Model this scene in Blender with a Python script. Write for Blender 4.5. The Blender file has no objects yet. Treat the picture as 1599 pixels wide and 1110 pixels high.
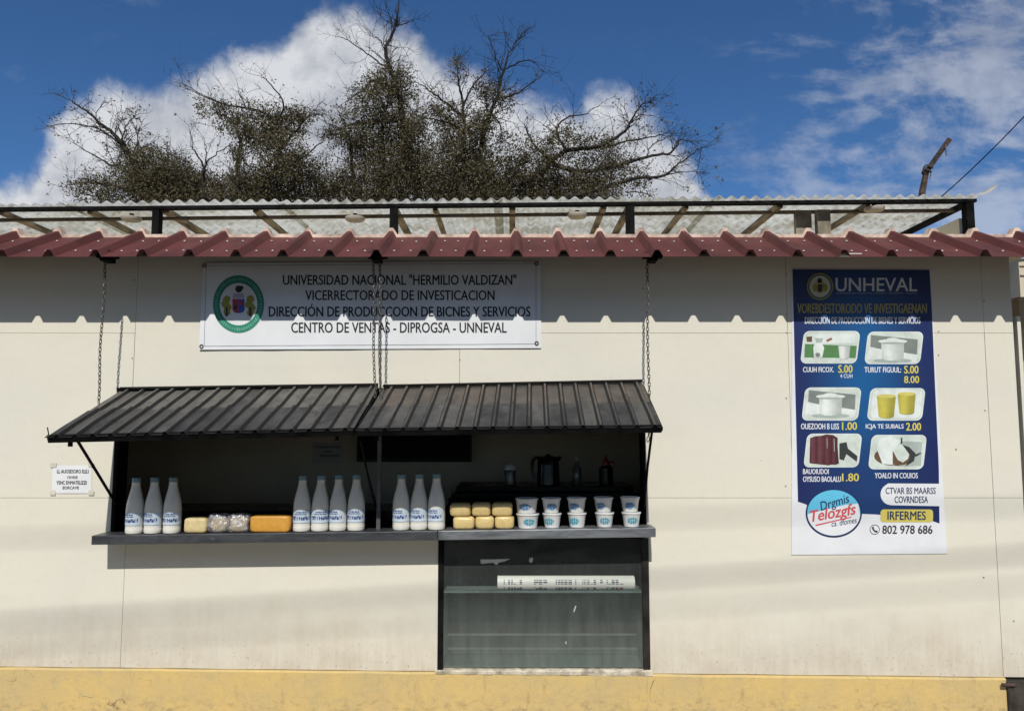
import bpy, bmesh, math, random
from mathutils import Vector, Matrix, noise as mnoise

random.seed(7)
SC = bpy.context.scene
COL = SC.collection
R = math.radians

# ------------------------------------------------------------------ camera, sky, sun, exposure
D = 3.75                 # metres from the lens to the wall (wall face is the plane y = 0)
ZC = 1.33                # lens height above the pavement
F = 1200.0               # focal length in pixels of the 1599 px wide photograph
TH = R(5.2)              # upward tilt
cam_d = bpy.data.cameras.new('camera')
cam = bpy.data.objects.new('camera', cam_d)
COL.objects.link(cam)
cam.location = (0, -D, ZC)
cam.rotation_euler = (R(90) + TH, 0, 0)
cam_d.sensor_width = 36
cam_d.lens = 36 * F / 1599
cam_d.clip_start = 0.05
cam_d.clip_end = 2000
SC.camera = cam
SUN_A, SUN_B = 0.035, 0.95          # sideways and downward travel of the light per metre of depth
SUN_EL = math.atan(SUN_B / math.hypot(1, SUN_A))
sun_d = bpy.data.lights.new('sun', 'SUN')
sun_d.energy = 3.85
sun_d.angle = R(0.53)
sun_d.color = (1.0, 0.955, 0.88)
sun = bpy.data.objects.new('sun', sun_d)
COL.objects.link(sun)
sun.location = (-2, -20, 25)
sun.rotation_euler = Vector((SUN_A, 1, -SUN_B)).to_track_quat('-Z', 'Y').to_euler()
SKY_STRENGTH = 0.062
SC.view_settings.view_transform = 'Standard'
SC.view_settings.look = 'None'
SC.view_settings.gamma = 1
SC.view_settings.exposure = 0.0
SC.view_settings.use_curve_mapping = False
SC.cycles.max_bounces = 8
SC.cycles.transparent_max_bounces = 16

_c, _s = math.cos(TH), math.sin(TH)


def P(px, py, Y=0.0):
    """the point at depth Y that stands where the survey photograph shows (px, py)"""
    u, v = px - 799.5, 555 - py
    dy, dz = F * _c - v * _s, F * _s + v * _c
    t = (Y + D) / dy
    return Vector((u * t, Y, ZC + dz * t))


def ray(px, py):
    p = P(px, py, 1 - D)
    return p.x, p.z - ZC


# ------------------------------------------------------------------ node helpers
class NT:
    def __init__(self, tree):
        self.t = tree

    def n(self, typ, **kw):
        nd = self.t.nodes.new(typ)
        for k, v in kw.items():
            if k == 'inp':
                for a, b in v.items():
                    self.put(nd.inputs[a], b)
            else:
                setattr(nd, k, v)
        return nd

    def put(self, sock, v):
        if isinstance(v, bpy.types.NodeSocket):
            self.t.links.new(v, sock)
        elif isinstance(v, bpy.types.Node):
            self.t.links.new(v.outputs[0], sock)
        else:
            if sock.type == 'RGBA' and len(v) == 3:
                v = (*v, 1)
            sock.default_value = v

    def math(self, op, a, b=0.0, c=0.0, clamp=False):
        nd = self.t.nodes.new('ShaderNodeMath')
        nd.operation = op
        nd.use_clamp = clamp
        for i, v in enumerate((a, b, c)):
            self.put(nd.inputs[i], v)
        return nd.outputs[0]

    def ramp(self, v, a, b, c=0.0, d=1.0, smooth=True):
        nd = self.t.nodes.new('ShaderNodeMapRange')
        nd.interpolation_type = 'SMOOTHSTEP' if smooth else 'LINEAR'
        for i, x in enumerate((v, a, b, c, d)):
            self.put(nd.inputs[i], x)
        return nd.outputs[0]

    def mix(self, f, a, b):
        nd = self.t.nodes.new('ShaderNodeMix')
        nd.data_type = 'RGBA'
        self.put(nd.inputs[0], f)
        self.put(nd.inputs[6], a)
        self.put(nd.inputs[7], b)
        return nd.outputs[2]

    def noise(self, vec, scale, detail=4.0, rough=0.55, dist=0.0):
        nd = self.t.nodes.new('ShaderNodeTexNoise')
        self.put(nd.inputs['Vector'], vec)
        nd.inputs['Scale'].default_value = scale
        nd.inputs['Detail'].default_value = detail
        nd.inputs['Roughness'].default_value = rough
        nd.inputs['Distortion'].default_value = dist
        return nd.outputs[0]

    def scaled(self, vec, s, off=(0, 0, 0)):
        nd = self.t.nodes.new('ShaderNodeMapping')
        self.put(nd.inputs[0], vec)
        nd.inputs['Scale'].default_value = s
        nd.inputs['Location'].default_value = off
        return nd.outputs[0]

    def comb(self, x, y, z):
        nd = self.t.nodes.new('ShaderNodeCombineXYZ')
        for i, v in enumerate((x, y, z)):
            self.put(nd.inputs[i], v)
        return nd.outputs[0]


MATS = {}


def newmat(name):
    m = bpy.data.materials.new(name)
    m.use_nodes = True
    MATS[name] = m
    nt = NT(m.node_tree)
    b = m.node_tree.nodes['Principled BSDF']
    return m, nt, b


def simple(name, col, rough=0.6, var=0.12, scale=9.0, bump=0.0, bscale=60.0, metallic=0.0, col2=None, spec=0.5, stretch=(1, 1, 1), local=False):
    if name in MATS:
        return MATS[name]
    m, nt, b = newmat(name)
    pos = nt.n('ShaderNodeTexCoord').outputs['Object'] if local else nt.n('ShaderNodeNewGeometry').outputs['Position']
    v = nt.scaled(pos, stretch)
    f = nt.noise(v, scale, 5, 0.6)
    c2 = col2 or tuple(max(0, x * (1 - 2.2 * var)) for x in col)
    c1 = tuple(min(1, x * (1 + 0.5 * var)) for x in col)
    colr = nt.mix(nt.ramp(f, 0.3, 0.72), c1, c2)
    nt.put(b.inputs['Base Color'], colr)
    nt.put(b.inputs['Roughness'], nt.ramp(nt.noise(v, scale * 2.3, 3), 0.3, 0.7, max(0, rough - 0.08), min(1, rough + 0.08)))
    b.inputs['Metallic'].default_value = metallic
    b.inputs['Specular IOR Level'].default_value = spec
    if bump:
        bp = nt.n('ShaderNodeBump', inp={'Strength': bump, 'Distance': 0.004, 'Height': nt.noise(v, bscale, 4)})
        nt.put(b.inputs['Normal'], bp.outputs[0])
    return m


def ink(name, col, rough=0.45, scale=5.0, lo=0.94, hi=1.03):
    """flat print colour"""
    if name in MATS:
        return MATS[name]
    m, nt, b = newmat(name)
    pos = nt.n('ShaderNodeNewGeometry').outputs['Position']
    if name.startswith('photo_'):
        scale, lo, hi = 16.0, 0.82, 1.05
    f = nt.noise(pos, scale, 5, 0.6)
    nt.put(b.inputs['Base Color'], nt.mix(nt.ramp(f, 0.3, 0.75), tuple(min(1, x * hi) for x in col), tuple(x * lo for x in col)))
    b.inputs['Roughness'].default_value = rough
    b.inputs['Specular IOR Level'].default_value = 0.3
    return m


# ------------------------------------------------------------------ the sky
world = bpy.data.worlds.new('World')
SC.world = world
world.use_nodes = True
wt = NT(world.node_tree)
for nd in list(world.node_tree.nodes):
    world.node_tree.nodes.remove(nd)
sky = wt.n('ShaderNodeTexSky', sky_type='NISHITA', sun_disc=False)
sky.sun_elevation = SUN_EL
sky.sun_rotation = R(180) + math.atan(SUN_A)
sky.altitude = 1900
sky.air_density = 1.0
sky.dust_density = 0.9
sky.ozone_density = 2.2
d3 = wt.n('ShaderNodeTexCoord').outputs['Generated']
sep = wt.n('ShaderNodeSeparateXYZ', inp={0: d3})
dx, dyy, dz = sep.outputs
yy = wt.math('MAXIMUM', dyy, 0.12)
U = wt.math('DIVIDE', dx, yy)
W = wt.math('DIVIDE', dz, yy)
uw = wt.comb(U, W, 0.0)
# outline of the heap cloud above the roof, as elevation over bearing
outline = [(-600, 420), (-250, 330), (-60, 290), (40, 268), (75, 215), (110, 165), (190, 132), (255, 122), (320, 100), (385, 68),
           (430, 70), (470, 25), (500, -4), (545, 0), (590, 18), (640, 22), (675, 62), (715, 98), (770, 138), (840, 150),
           (895, 165), (930, 140), (970, 138), (1005, 165), (1050, 190), (1080, 235), (1105, 305), (1150, 360), (1500, 420), (2000, 470)]
ur0, ur1, wr0, wr1 = -1.6, 1.6, -0.2, 0.8
cr = wt.n('ShaderNodeValToRGB')
el = cr.color_ramp.elements
while len(el) > 1:
    el.remove(el[0])
first = True
for (px, py) in outline:
    a, w_ = ray(px, py)
    pos_, val = (a - ur0) / (ur1 - ur0), (w_ - wr0) / (wr1 - wr0)
    if first:
        e = el[0]
        e.position = pos_
        first = False
    else:
        e = el.new(pos_)
    e.color = (val, val, val, 1)
n_big = wt.noise(wt.scaled(uw, (1, 1, 1), (3.1, 0.7, 0)), 7.0, 8, 0.62, 0.3)
n_fine = wt.noise(wt.scaled(uw, (1, 1, 1), (1.3, 5.1, 0)), 26.0, 7, 0.6)
n_wob = wt.noise(wt.scaled(uw, (1, 1, 1), (8.3, 2.2, 0)), 13.0, 4, 0.55)
u_w = wt.math('ADD', U, wt.math('MULTIPLY', wt.math('SUBTRACT', n_wob, 0.5), 0.07))
wt.put(cr.inputs[0], wt.ramp(u_w, ur0, ur1, 0, 1, False))
top = wt.math('MULTIPLY_ADD', cr.outputs[0], wr1 - wr0, wr0)
h_in = wt.math('SUBTRACT', top, W)
h_in = wt.math('ADD', h_in, wt.math('MULTIPLY', wt.math('SUBTRACT', n_big, 0.5), 0.10))
h_in = wt.math('ADD', h_in, wt.math('MULTIPLY', wt.math('SUBTRACT', n_fine, 0.5), 0.045))
heap = wt.ramp(h_in, -0.012, 0.045)
front = wt.ramp(dyy, 0.12, 0.3)
heap = wt.math('MULTIPLY', heap, front)
# thin broken cloud to the right and over the rest of the sky
n_w1 = wt.noise(wt.scaled(uw, (1.0, 2.1, 1), (0.4, 0.25, 0)), 4.6, 7, 0.62, 0.35)
n_w2 = wt.noise(wt.scaled(uw, (1.0, 1.5, 1), (4.4, 1.3, 0)), 17.0, 5, 0.6)
wsum = wt.math('ADD', wt.math('MULTIPLY', n_w1, 0.72), wt.math('MULTIPLY', n_w2, 0.28))
right = wt.ramp(wt.math('ADD', U, wt.math('MULTIPLY', W, -0.30)), 0.04, 0.50)
right = wt.math('MULTIPLY', right, front)
thr = wt.math('MULTIPLY_ADD', right, -0.17, 0.565)
wisp = wt.ramp(wt.math('SUBTRACT', wsum, thr), 0.0, 0.17)
wisp = wt.math('MULTIPLY', wisp, wt.math('MULTIPLY_ADD', right, 0.34, 0.14))
n_all = wt.noise(d3, 2.6, 7, 0.6, 0.3)
rest = wt.math('MULTIPLY', wt.ramp(n_all, 0.46, 0.62), wt.math('SUBTRACT', 1.0, front))  # unseen cloud behind the lens, cover increased to whiten the ambient light
cover = wt.math('MAXIMUM', wt.math('MAXIMUM', heap, wisp), wt.math('MULTIPLY', rest, 0.8))
lit = wt.math('ADD', wt.math('MULTIPLY', n_big, 0.65), wt.math('MULTIPLY', n_fine, 0.35))
edge = wt.ramp(h_in, 0.0, 0.20, 1.0, 0.0)
bright = wt.math('ADD', wt.ramp(lit, 0.36, 0.64, 0.0, 1.0), wt.math('MULTIPLY', edge, 0.30), clamp=True)
ccol = wt.mix(bright, (5.9, 6.3, 7.3), (11.0, 11.3, 11.9))
skyc = wt.n('ShaderNodeMix', data_type='RGBA', blend_type='MULTIPLY')
skyc.inputs[0].default_value = 1.0
wt.put(skyc.inputs[6], sky.outputs[0])
wt.put(skyc.inputs[7], (0.68, 1.11, 1.50))
out_c = wt.mix(cover, skyc.outputs[2], ccol)
bg = wt.n('ShaderNodeBackground', inp={'Color': out_c, 'Strength': SKY_STRENGTH})
wo = wt.n('ShaderNodeOutputWorld')
wt.put(wo.inputs[0], bg)


# ------------------------------------------------------------------ object helpers
def wloc(o):
    v = Vector((0, 0, 0))
    while o is not None:
        v += o.location
        o = o.parent
    return v


def link(name, me, parent=None, loc=None):
    o = bpy.data.objects.new(name, me)
    COL.objects.link(o)
    if parent is not None:
        o.parent = parent
    if loc is not None:
        o.location = loc
    return o


def build(name, bm, mats, parent=None, smooth=False, origin=None, local=False):
    """link a bmesh given in world coordinates (or local=True) as ONE mesh object"""
    off = Vector((0, 0, 0))
    if parent is not None and not local:
        off = wloc(parent)
    elif origin is not None:
        off = Vector(origin)
    if off.length:
        bmesh.ops.translate(bm, verts=bm.verts, vec=-off)
    bmesh.ops.recalc_face_normals(bm, faces=bm.faces)
    me = bpy.data.meshes.new(name)
    bm.to_mesh(me)
    bm.free()
    if not isinstance(mats, (list, tuple)):
        mats = [mats]
    for m in mats:
        me.materials.append(m)
    if smooth:
        me.polygons.foreach_set('use_smooth', [True] * len(me.polygons))
        if smooth != 'all':
            me.set_sharp_from_angle(angle=R(40))
    o = link(name, me, parent)
    if parent is None and origin is not None:
        o.location = origin
    return o


def tag(o, label=None, cat=None, group=None, kind=None):
    for k, v in (('label', label), ('category', cat), ('group', group), ('kind', kind)):
        if v:
            o[k] = v
    return o


def thing(name, loc, label, cat, group=None):
    o = link(name, None, None, loc)
    o.empty_display_size = 0.1
    return tag(o, label, cat, group)


def copy_tree(o, parent=None, loc=None):
    c = o.copy()
    COL.objects.link(c)
    if parent is not None:
        c.parent = parent
    if loc is not None:
        c.location = loc
    for ch in list(o.children):
        copy_tree(ch, c)
    return c


def BM():
    return bmesh.new()


def hexa(bm, p8, mi=0, bevel=0.0):
    vs = [bm.verts.new(p) for p in p8]
    fs = [bm.faces.new([vs[i] for i in q]) for q in ((0, 1, 2, 3), (7, 6, 5, 4), (0, 4, 5, 1), (1, 5, 6, 2), (2, 6, 7, 3), (3, 7, 4, 0))]
    for f in fs:
        f.material_index = mi
    if bevel:
        es = list({e for f in fs for e in f.edges})
        bmesh.ops.bevel(bm, geom=es, offset=bevel, segments=2, affect='EDGES', profile=0.6)


def box(bm, lo, hi, mi=0, bevel=0.0):
    x0, y0, z0 = lo
    x1, y1, z1 = hi
    hexa(bm, [(x0, y0, z0), (x1, y0, z0), (x1, y0, z1), (x0, y0, z1), (x0, y1, z0), (x1, y1, z0), (x1, y1, z1), (x0, y1, z1)], mi, bevel)


def bar(bm, a, b, w, h, up=(0, 0, 1), mi=0, bevel=0.0):
    a, b = Vector(a), Vector(b)
    d = (b - a).normalized()
    up = Vector(up)
    s = d.cross(up)
    if s.length < 1e-4:
        s = d.cross(Vector((1, 0, 0)))
    s.normalize()
    t = s.cross(d).normalized()
    q = []
    for p in (a, b):
        for (i, j) in ((-1, -1), (1, -1), (1, 1), (-1, 1)):
            q.append(p + s * (w / 2 * i) + t * (h / 2 * j))
    hexa(bm, q, mi, bevel)


def tube(bm, pts, r, n=6, mi=0, closed=False, cap=True):
    pts = [Vector(p) for p in pts]
    m = len(pts)
    rs = r if isinstance(r, (list, tuple)) else [r] * m
    rings = []
    up = None
    for i, p in enumerate(pts):
        if closed:
            d = pts[(i + 1) % m] - pts[i - 1]
        else:
            d = pts[min(i + 1, m - 1)] - pts[max(i - 1, 0)]
        d.normalize()
        if up is None:
            up = d.orthogonal().normalized()
        up = (up - d * up.dot(d))
        if up.length < 1e-5:
            up = d.orthogonal()
        up.normalize()
        s = d.cross(up)
        rings.append([bm.verts.new(p + (up * math.cos(2 * math.pi * k / n) + s * math.sin(2 * math.pi * k / n)) * rs[i]) for k in range(n)])
    for i in range(m if closed else m - 1):
        a, b = rings[i], rings[(i + 1) % m]
        for k in range(n):
            f = bm.faces.new((a[k], a[(k + 1) % n], b[(k + 1) % n], b[k]))
            f.material_index = mi
    if cap and not closed:
        for rg in (rings[0], rings[-1]):
            f = bm.faces.new(rg)
            f.material_index = mi


def lathe(bm, prof, n=24, c=(0, 0, 0), mi=0, cap=True):
    c = Vector(c)
    rings = []
    for (r, z) in prof:
        rings.append([bm.verts.new(c + Vector((r * math.cos(2 * math.pi * k / n), r * math.sin(2 * math.pi * k / n), z))) for k in range(n)])
    for a, b in zip(rings, rings[1:]):
        for k in range(n):
            f = bm.faces.new((a[k], a[(k + 1) % n], b[(k + 1) % n], b[k]))
            f.material_index = mi
    if cap:
        for rg in (rings[0], rings[-1]):
            f = bm.faces.new(rg)
            f.material_index = mi


def prism(bm, poly, y0, y1, mi=0):
    """an outline in X,Z carried from depth y0 to y1"""
    a = [bm.verts.new((x, y0, z)) for x, z in poly]
    b = [bm.verts.new((x, y1, z)) for x, z in poly]
    n = len(poly)
    fs = [bm.faces.new(a), bm.faces.new(b[::-1])]
    for i in range(n):
        fs.append(bm.faces.new((a[i], b[i], b[(i + 1) % n], a[(i + 1) % n])))
    for f in fs:
        f.material_index = mi


def slab(bm, x0, x1, z0, z1, y0, y1, holes=(), mi=0):
    """a wall board from x0..x1, z0..z1 with rectangular openings cut out"""
    xs = sorted({x0, x1, *[min(max(h[i], x0), x1) for h in holes for i in (0, 1)]})
    zs = sorted({z0, z1, *[min(max(h[i], z0), z1) for h in holes for i in (2, 3)]})
    vs = {}

    def v(i, j):
        if (i, j) not in vs:
            vs[i, j] = bm.verts.new((xs[i], y0, zs[j]))
        return vs[i, j]
    fs = []
    for i in range(len(xs) - 1):
        for j in range(len(zs) - 1):
            cx, cz = (xs[i] + xs[i + 1]) / 2, (zs[j] + zs[j + 1]) / 2
            if any(h[0] < cx < h[1] and h[2] < cz < h[3] for h in holes):
                continue
            fs.append(bm.faces.new((v(i, j), v(i + 1, j), v(i + 1, j + 1), v(i, j + 1))))
    if not fs:
        return
    r = bmesh.ops.extrude_face_region(bm, geom=fs)
    bmesh.ops.translate(bm, verts=[g for g in r['geom'] if isinstance(g, bmesh.types.BMVert)], vec=(0, y1 - y0, 0))


_tc = {}


def glyphs(body, bold=0.0, shear=0.0):
    key = (body, bold, shear)
    if key not in _tc:
        cu = bpy.data.curves.new('t', 'FONT')
        cu.body = body
        cu.size = 1
        cu.offset = bold
        cu.shear = shear
        cu.resolution_u = 3
        cu.fill_mode = 'FRONT'
        ob = bpy.data.objects.new('t', cu)
        me = ob.to_mesh()
        vs = [tuple(v.co) for v in me.vertices]
        fs = [tuple(p.vertices) for p in me.polygons]
        ob.to_mesh_clear()
        bpy.data.objects.remove(ob)
        bpy.data.curves.remove(cu)
        _tc[key] = (vs, fs)
    return _tc[key]


def text_into(bm, body, bx, at, bold=0.0, mi=0, rot=0.0, shear=0.0):
    """letters filling the pixel box bx = (x0, y_top, x1, y_bottom); at(px, py) gives the place"""
    vs, fs = glyphs(body, 0.0, shear)
    if bold > 0:
        k_ = bold * (bx[3] - bx[1]) * 0.55
        for i_, (ox, oy) in enumerate(((k_, 0.0), (-k_, 0.0), (0.0, k_ * 0.6), (0.0, -k_ * 0.6))):
            text_into(bm, body, (bx[0] + ox, bx[1] + oy, bx[2] + ox, bx[3] + oy),
                      (lambda px, py, d_=i_: at(px, py) - Vector((0, 0.00005 * (d_ + 1), 0))), 0.0, mi, rot, shear)
    mx0, mx1 = min(v[0] for v in vs), max(v[0] for v in vs)
    my0, my1 = min(v[1] for v in vs), max(v[1] for v in vs)
    x0, yt, x1, yb = bx
    cx, cy = (x0 + x1) / 2, (yt + yb) / 2
    nv = []
    for (x, y, _) in vs:
        px = x0 + (x - mx0) / (mx1 - mx0) * (x1 - x0)
        py = yb - (y - my0) / (my1 - my0) * (yb - yt)
        if rot:
            dx_, dy_ = px - cx, py - cy
            px, py = cx + dx_ * math.cos(rot) + dy_ * math.sin(rot), cy - dx_ * math.sin(rot) + dy_ * math.cos(rot)
        nv.append(bm.verts.new(at(px, py)))
    for f in fs:
        if len(set(f)) == len(f) and len(f) > 2:
            try:
                q = bm.faces.new([nv[i] for i in f])
                q.material_index = mi
            except ValueError:
                pass


def poly_into(bm, pts, at, mi=0):
    f = bm.faces.new([bm.verts.new(at(*p)) for p in pts])
    f.material_index = mi


def ell(cx, cy, rx, ry, n=28, a0=0.0, a1=360.0):
    full = abs(a1 - a0) >= 360
    k = n if full else n + 1
    return [(cx + rx * math.cos(R(a0 + (a1 - a0) * i / n)), cy + ry * math.sin(R(a0 + (a1 - a0) * i / n))) for i in range(k)]


def ring_into(bm, cx, cy, ro, ri, at, mi=0, n=40):
    a, b = ell(cx, cy, *ro, n), ell(cx, cy, *ri, n)
    va, vb = [bm.verts.new(at(*p)) for p in a], [bm.verts.new(at(*p)) for p in b]
    for k in range(n):
        f = bm.faces.new((va[k], va[(k + 1) % n], vb[(k + 1) % n], vb[k]))
        f.material_index = mi


def rrect(x0, y0, x1, y1, r, skew=0.0, n=5):
    """rounded box; skew moves the upper edge to the right"""
    pts = []
    for (cx, cy, a) in ((x1 - r, y0 + r, -90), (x1 - r, y1 - r, 0), (x0 + r, y1 - r, 90), (x0 + r, y0 + r, 180)):
        pts += ell(cx, cy, r, r, n, a, a + 90)
    h = max(1e-6, y1 - y0)
    return [(x + skew * ((y1 - y) / h - 0.5), y) for x, y in pts]


# ------------------------------------------------------------------ materials of the building
def wall_material():
    m, nt, b = newmat('cream_painted_board')
    pos = nt.n('ShaderNodeNewGeometry').outputs['Position']
    z = nt.n('ShaderNodeSeparateXYZ', inp={0: pos}).outputs[2]
    big = nt.noise(nt.scaled(pos, (1, 1, 1.4)), 1.3, 5, 0.55)
    fine = nt.noise(pos, 30, 4, 0.6)
    base = nt.mix(nt.ramp(big, 0.3, 0.7), (0.73, 0.70, 0.59), (0.69, 0.67, 0.585))
    base = nt.mix(nt.math('MULTIPLY', nt.ramp(fine, 0.45, 0.8), 0.16), base, (0.55, 0.52, 0.44))
    # splash dirt climbing from the plinth, in streaks
    streak = nt.noise(nt.scaled(pos, (16, 1, 1.6)), 2.2, 6, 0.65)
    blot = nt.noise(nt.scaled(pos, (1, 1, 1), (2.2, 0, 0.4)), 3.4, 6, 0.65)
    lim = nt.math('MULTIPLY_ADD', nt.math('SUBTRACT', blot, 0.5), 0.55, 0.40)
    hgt = nt.ramp(nt.math('SUBTRACT', z, lim), -0.26, 0.16, 1.0, 0.0)
    d = nt.math('MULTIPLY', hgt, nt.ramp(nt.math('ADD', nt.math('MULTIPLY', streak, 0.5), nt.math('MULTIPLY', nt.noise(pos, 7, 6, 0.65), 0.5)), 0.32, 0.64, 0.40, 1.0))
    base = nt.mix(nt.math('MULTIPLY', d, 0.62), base, (0.46, 0.385, 0.29))
    spk = nt.noise(nt.scaled(pos, (1, 1, 0.7)), 75, 3, 0.7)
    dk = nt.math('MULTIPLY', nt.ramp(spk, 0.58, 0.76), nt.ramp(z, 0.19, 0.42, 0.85, 0.0))
    base = nt.mix(dk, base, (0.16, 0.115, 0.075))
    # stray scuffs and rubbed marks
    sc1 = nt.noise(nt.scaled(pos, (1, 1, 3.4), (0.7, 0, 2.0)), 3.1, 2, 0.5)
    sc2 = nt.noise(nt.scaled(pos, (1, 1, 3.0)), 42, 3, 0.75)
    scf = nt.math('MULTIPLY', nt.ramp(sc1, 0.58, 0.68), nt.ramp(sc2, 0.60, 0.70))
    base = nt.mix(nt.math('MULTIPLY', scf, 0.6), base, (0.30, 0.27, 0.22))
    wash = nt.noise(nt.scaled(pos, (0.8, 1, 2.0), (5, 0, 3)), 2.2, 7, 0.62)
    base = nt.mix(nt.math('MULTIPLY', nt.ramp(wash, 0.5, 0.75), 0.22), base, (0.60, 0.56, 0.47))
    nt.put(b.inputs['Base Color'], base)
    b.inputs['Roughness'].default_value = 0.55
    b.inputs['Specular IOR Level'].default_value = 0.3
    hgh = nt.math('ADD', nt.math('MULTIPLY', nt.noise(pos, 2.3, 3), 1.6), nt.math('MULTIPLY', nt.noise(pos, 120, 3), 0.06))
    nt.put(b.inputs['Normal'], nt.n('ShaderNodeBump', inp={'Strength': 0.35, 'Distance': 0.01, 'Height': hgh}).outputs[0])
    return m


def plinth_material():
    m, nt, b = newmat('yellow_painted_plinth')
    pos = nt.n('ShaderNodeNewGeometry').outputs['Position']
    z = nt.n('ShaderNodeSeparateXYZ', inp={0: pos}).outputs[2]
    f = nt.noise(pos, 4.0, 7, 0.65)
    base = nt.mix(nt.ramp(f, 0.3, 0.7), (0.63, 0.455, 0.17), (0.54, 0.41, 0.19))
    g = nt.noise(nt.scaled(pos, (1, 1, 1), (5, 0, 0)), 26, 5, 0.7)
    base = nt.mix(nt.math('MULTIPLY', nt.ramp(g, 0.48, 0.72), 0.55), base, (0.44, 0.36, 0.2))
    st = nt.noise(nt.scaled(pos, (7, 1, 1.6)), 3, 6, 0.7)
    base = nt.mix(nt.math('MULTIPLY', nt.ramp(st, 0.55, 0.75), 0.5), base, (0.30, 0.22, 0.10))
    low = nt.math('MULTIPLY', nt.ramp(z, 0.0, 0.10, 0.85, 0.0), nt.ramp(nt.noise(nt.scaled(pos, (1, 1, 1.8)), 24, 8, 0.75), 0.46, 0.68))
    base = nt.mix(nt.math('MULTIPLY', low, 0.65), base, (0.20, 0.15, 0.09))
    wob = nt.n('ShaderNodeVectorMath', operation='ADD')
    nt.put(wob.inputs[0], pos)
    nz = nt.t.nodes.new('ShaderNodeTexNoise')
    nz.inputs['Scale'].default_value = 9
    nz.inputs['Detail'].default_value = 5
    nt.put(nz.inputs['Vector'], pos)
    sc = nt.n('ShaderNodeVectorMath', operation='SCALE', inp={0: nz.outputs['Color'], 'Scale': 0.22})
    nt.put(wob.inputs[1], sc.outputs[0])
    vo = nt.n('ShaderNodeTexVoronoi', feature='DISTANCE_TO_EDGE', inp={'Vector': wob.outputs[0], 'Scale': 2.1})
    crack = nt.math('MULTIPLY', nt.ramp(vo.outputs[0], 0.001, 0.006, 1, 0), nt.ramp(nt.noise(pos, 5.1, 3), 0.56, 0.68))
    base = nt.mix(nt.math('MULTIPLY', crack, 0.6), base, (0.12, 0.09, 0.05))
    nt.put(b.inputs['Base Color'], base)
    b.inputs['Roughness'].default_value = 0.8
    h = nt.math('SUBTRACT', nt.math('MULTIPLY', nt.noise(pos, 45, 6, 0.7), 0.8), crack)
    nt.put(b.inputs['Normal'], nt.n('ShaderNodeBump', inp={'Strength': 0.6, 'Distance': 0.006, 'Height': h}).outputs[0])
    return m


def awning_material(name, c1, c2, c3, seed):
    m, nt, b = newmat(name)
    pos = nt.scaled(nt.n('ShaderNodeNewGeometry').outputs['Position'], (1, 1, 1), (seed, 0, 0))
    a = nt.noise(nt.scaled(pos, (3.2, 1, 1)), 3.2, 6, 0.62)
    base = nt.mix(nt.ramp(a, 0.34, 0.64), c1, c2)
    bnoise = nt.noise(nt.scaled(pos, (1, 1, 1), (3, 4, 0)), 9, 6, 0.7)
    base = nt.mix(nt.ramp(bnoise, 0.52, 0.68), base, c3)
    nt.put(b.inputs['Base Color'], base)
    nt.put(b.inputs['Roughness'], nt.ramp(nt.noise(pos, 14, 4), 0.3, 0.7, 0.42, 0.72))
    nt.put(b.inputs['Normal'], nt.n('ShaderNodeBump', inp={'Strength': 0.35, 'Distance': 0.004, 'Height': nt.noise(pos, 18, 6, 0.65)}).outputs[0])
    return m


def canopy_material():
    m, nt, b = newmat('translucent_corrugated_sheet')
    pos = nt.n('ShaderNodeNewGeometry').outputs['Position']
    f = nt.noise(nt.scaled(pos, (1.0, 2.2, 1)), 2.6, 6, 0.65)
    col = nt.mix(nt.ramp(f, 0.35, 0.68), (0.84, 0.86, 0.82), (0.50, 0.49, 0.40))
    g = nt.noise(pos, 16, 5, 0.7)
    col = nt.mix(nt.math('MULTIPLY', nt.ramp(g, 0.50, 0.68), 0.7), col, (0.30, 0.26, 0.19))
    df = nt.n('ShaderNodeBsdfDiffuse', inp={'Color': col})
    tr = nt.n('ShaderNodeBsdfTranslucent', inp={'Color': col})
    mx = nt.n('ShaderNodeMixShader', inp={0: 0.58, 1: df.outputs[0], 2: tr.outputs[0]})
    nt.put(m.node_tree.nodes['Material Output'].inputs[0], mx.outputs[0])
    return m


def glass_material(name, dust, tint, streaks):
    m, nt, b = newmat(name)
    pos = nt.n('ShaderNodeNewGeometry').outputs['Position']
    f = nt.noise(nt.scaled(pos, streaks), 2.5, 6, 0.65)
    g = nt.noise(pos, 2.2, 3, 0.6)
    fac = nt.math('MULTIPLY', nt.ramp(nt.math('ADD', nt.math('MULTIPLY', f, 0.5), nt.math('MULTIPLY', g, 0.5)), 0.3, 0.68, 0.62, 1.25), dust)
    zz_ = nt.n('ShaderNodeSeparateXYZ', inp={0: pos}).outputs[2]      # film grows denser towards the bottom
    fac = nt.math('MULTIPLY', fac, nt.ramp(zz_, 0.24, 0.66, 1.22, 0.42))
    fac = nt.math('MULTIPLY', fac, nt.math('SUBTRACT', 1.0, nt.n('ShaderNodeNewGeometry').outputs['Backfacing']))
    tr = nt.n('ShaderNodeBsdfTransparent', inp={'Color': tint})
    df = nt.n('ShaderNodeBsdfDiffuse', inp={'Color': (0.40, 0.46, 0.43)})
    m1 = nt.n('ShaderNodeMixShader', inp={0: fac, 1: tr.outputs[0], 2: df.outputs[0]})
    gl = nt.n('ShaderNodeBsdfGlossy', inp={'Color': (0.9, 0.95, 0.95), 'Roughness': 0.04})
    fr = nt.math('MULTIPLY', nt.n('ShaderNodeFresnel', inp={'IOR': 1.5}).outputs[0], nt.math('SUBTRACT', 1.0, nt.n('ShaderNodeNewGeometry').outputs['Backfacing']))
    m2 = nt.n('ShaderNodeMixShader', inp={0: fr, 1: m1.outputs[0], 2: gl.outputs[0]})
    nt.put(m.node_tree.nodes['Material Output'].inputs[0], m2.outputs[0])
    return m


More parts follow.
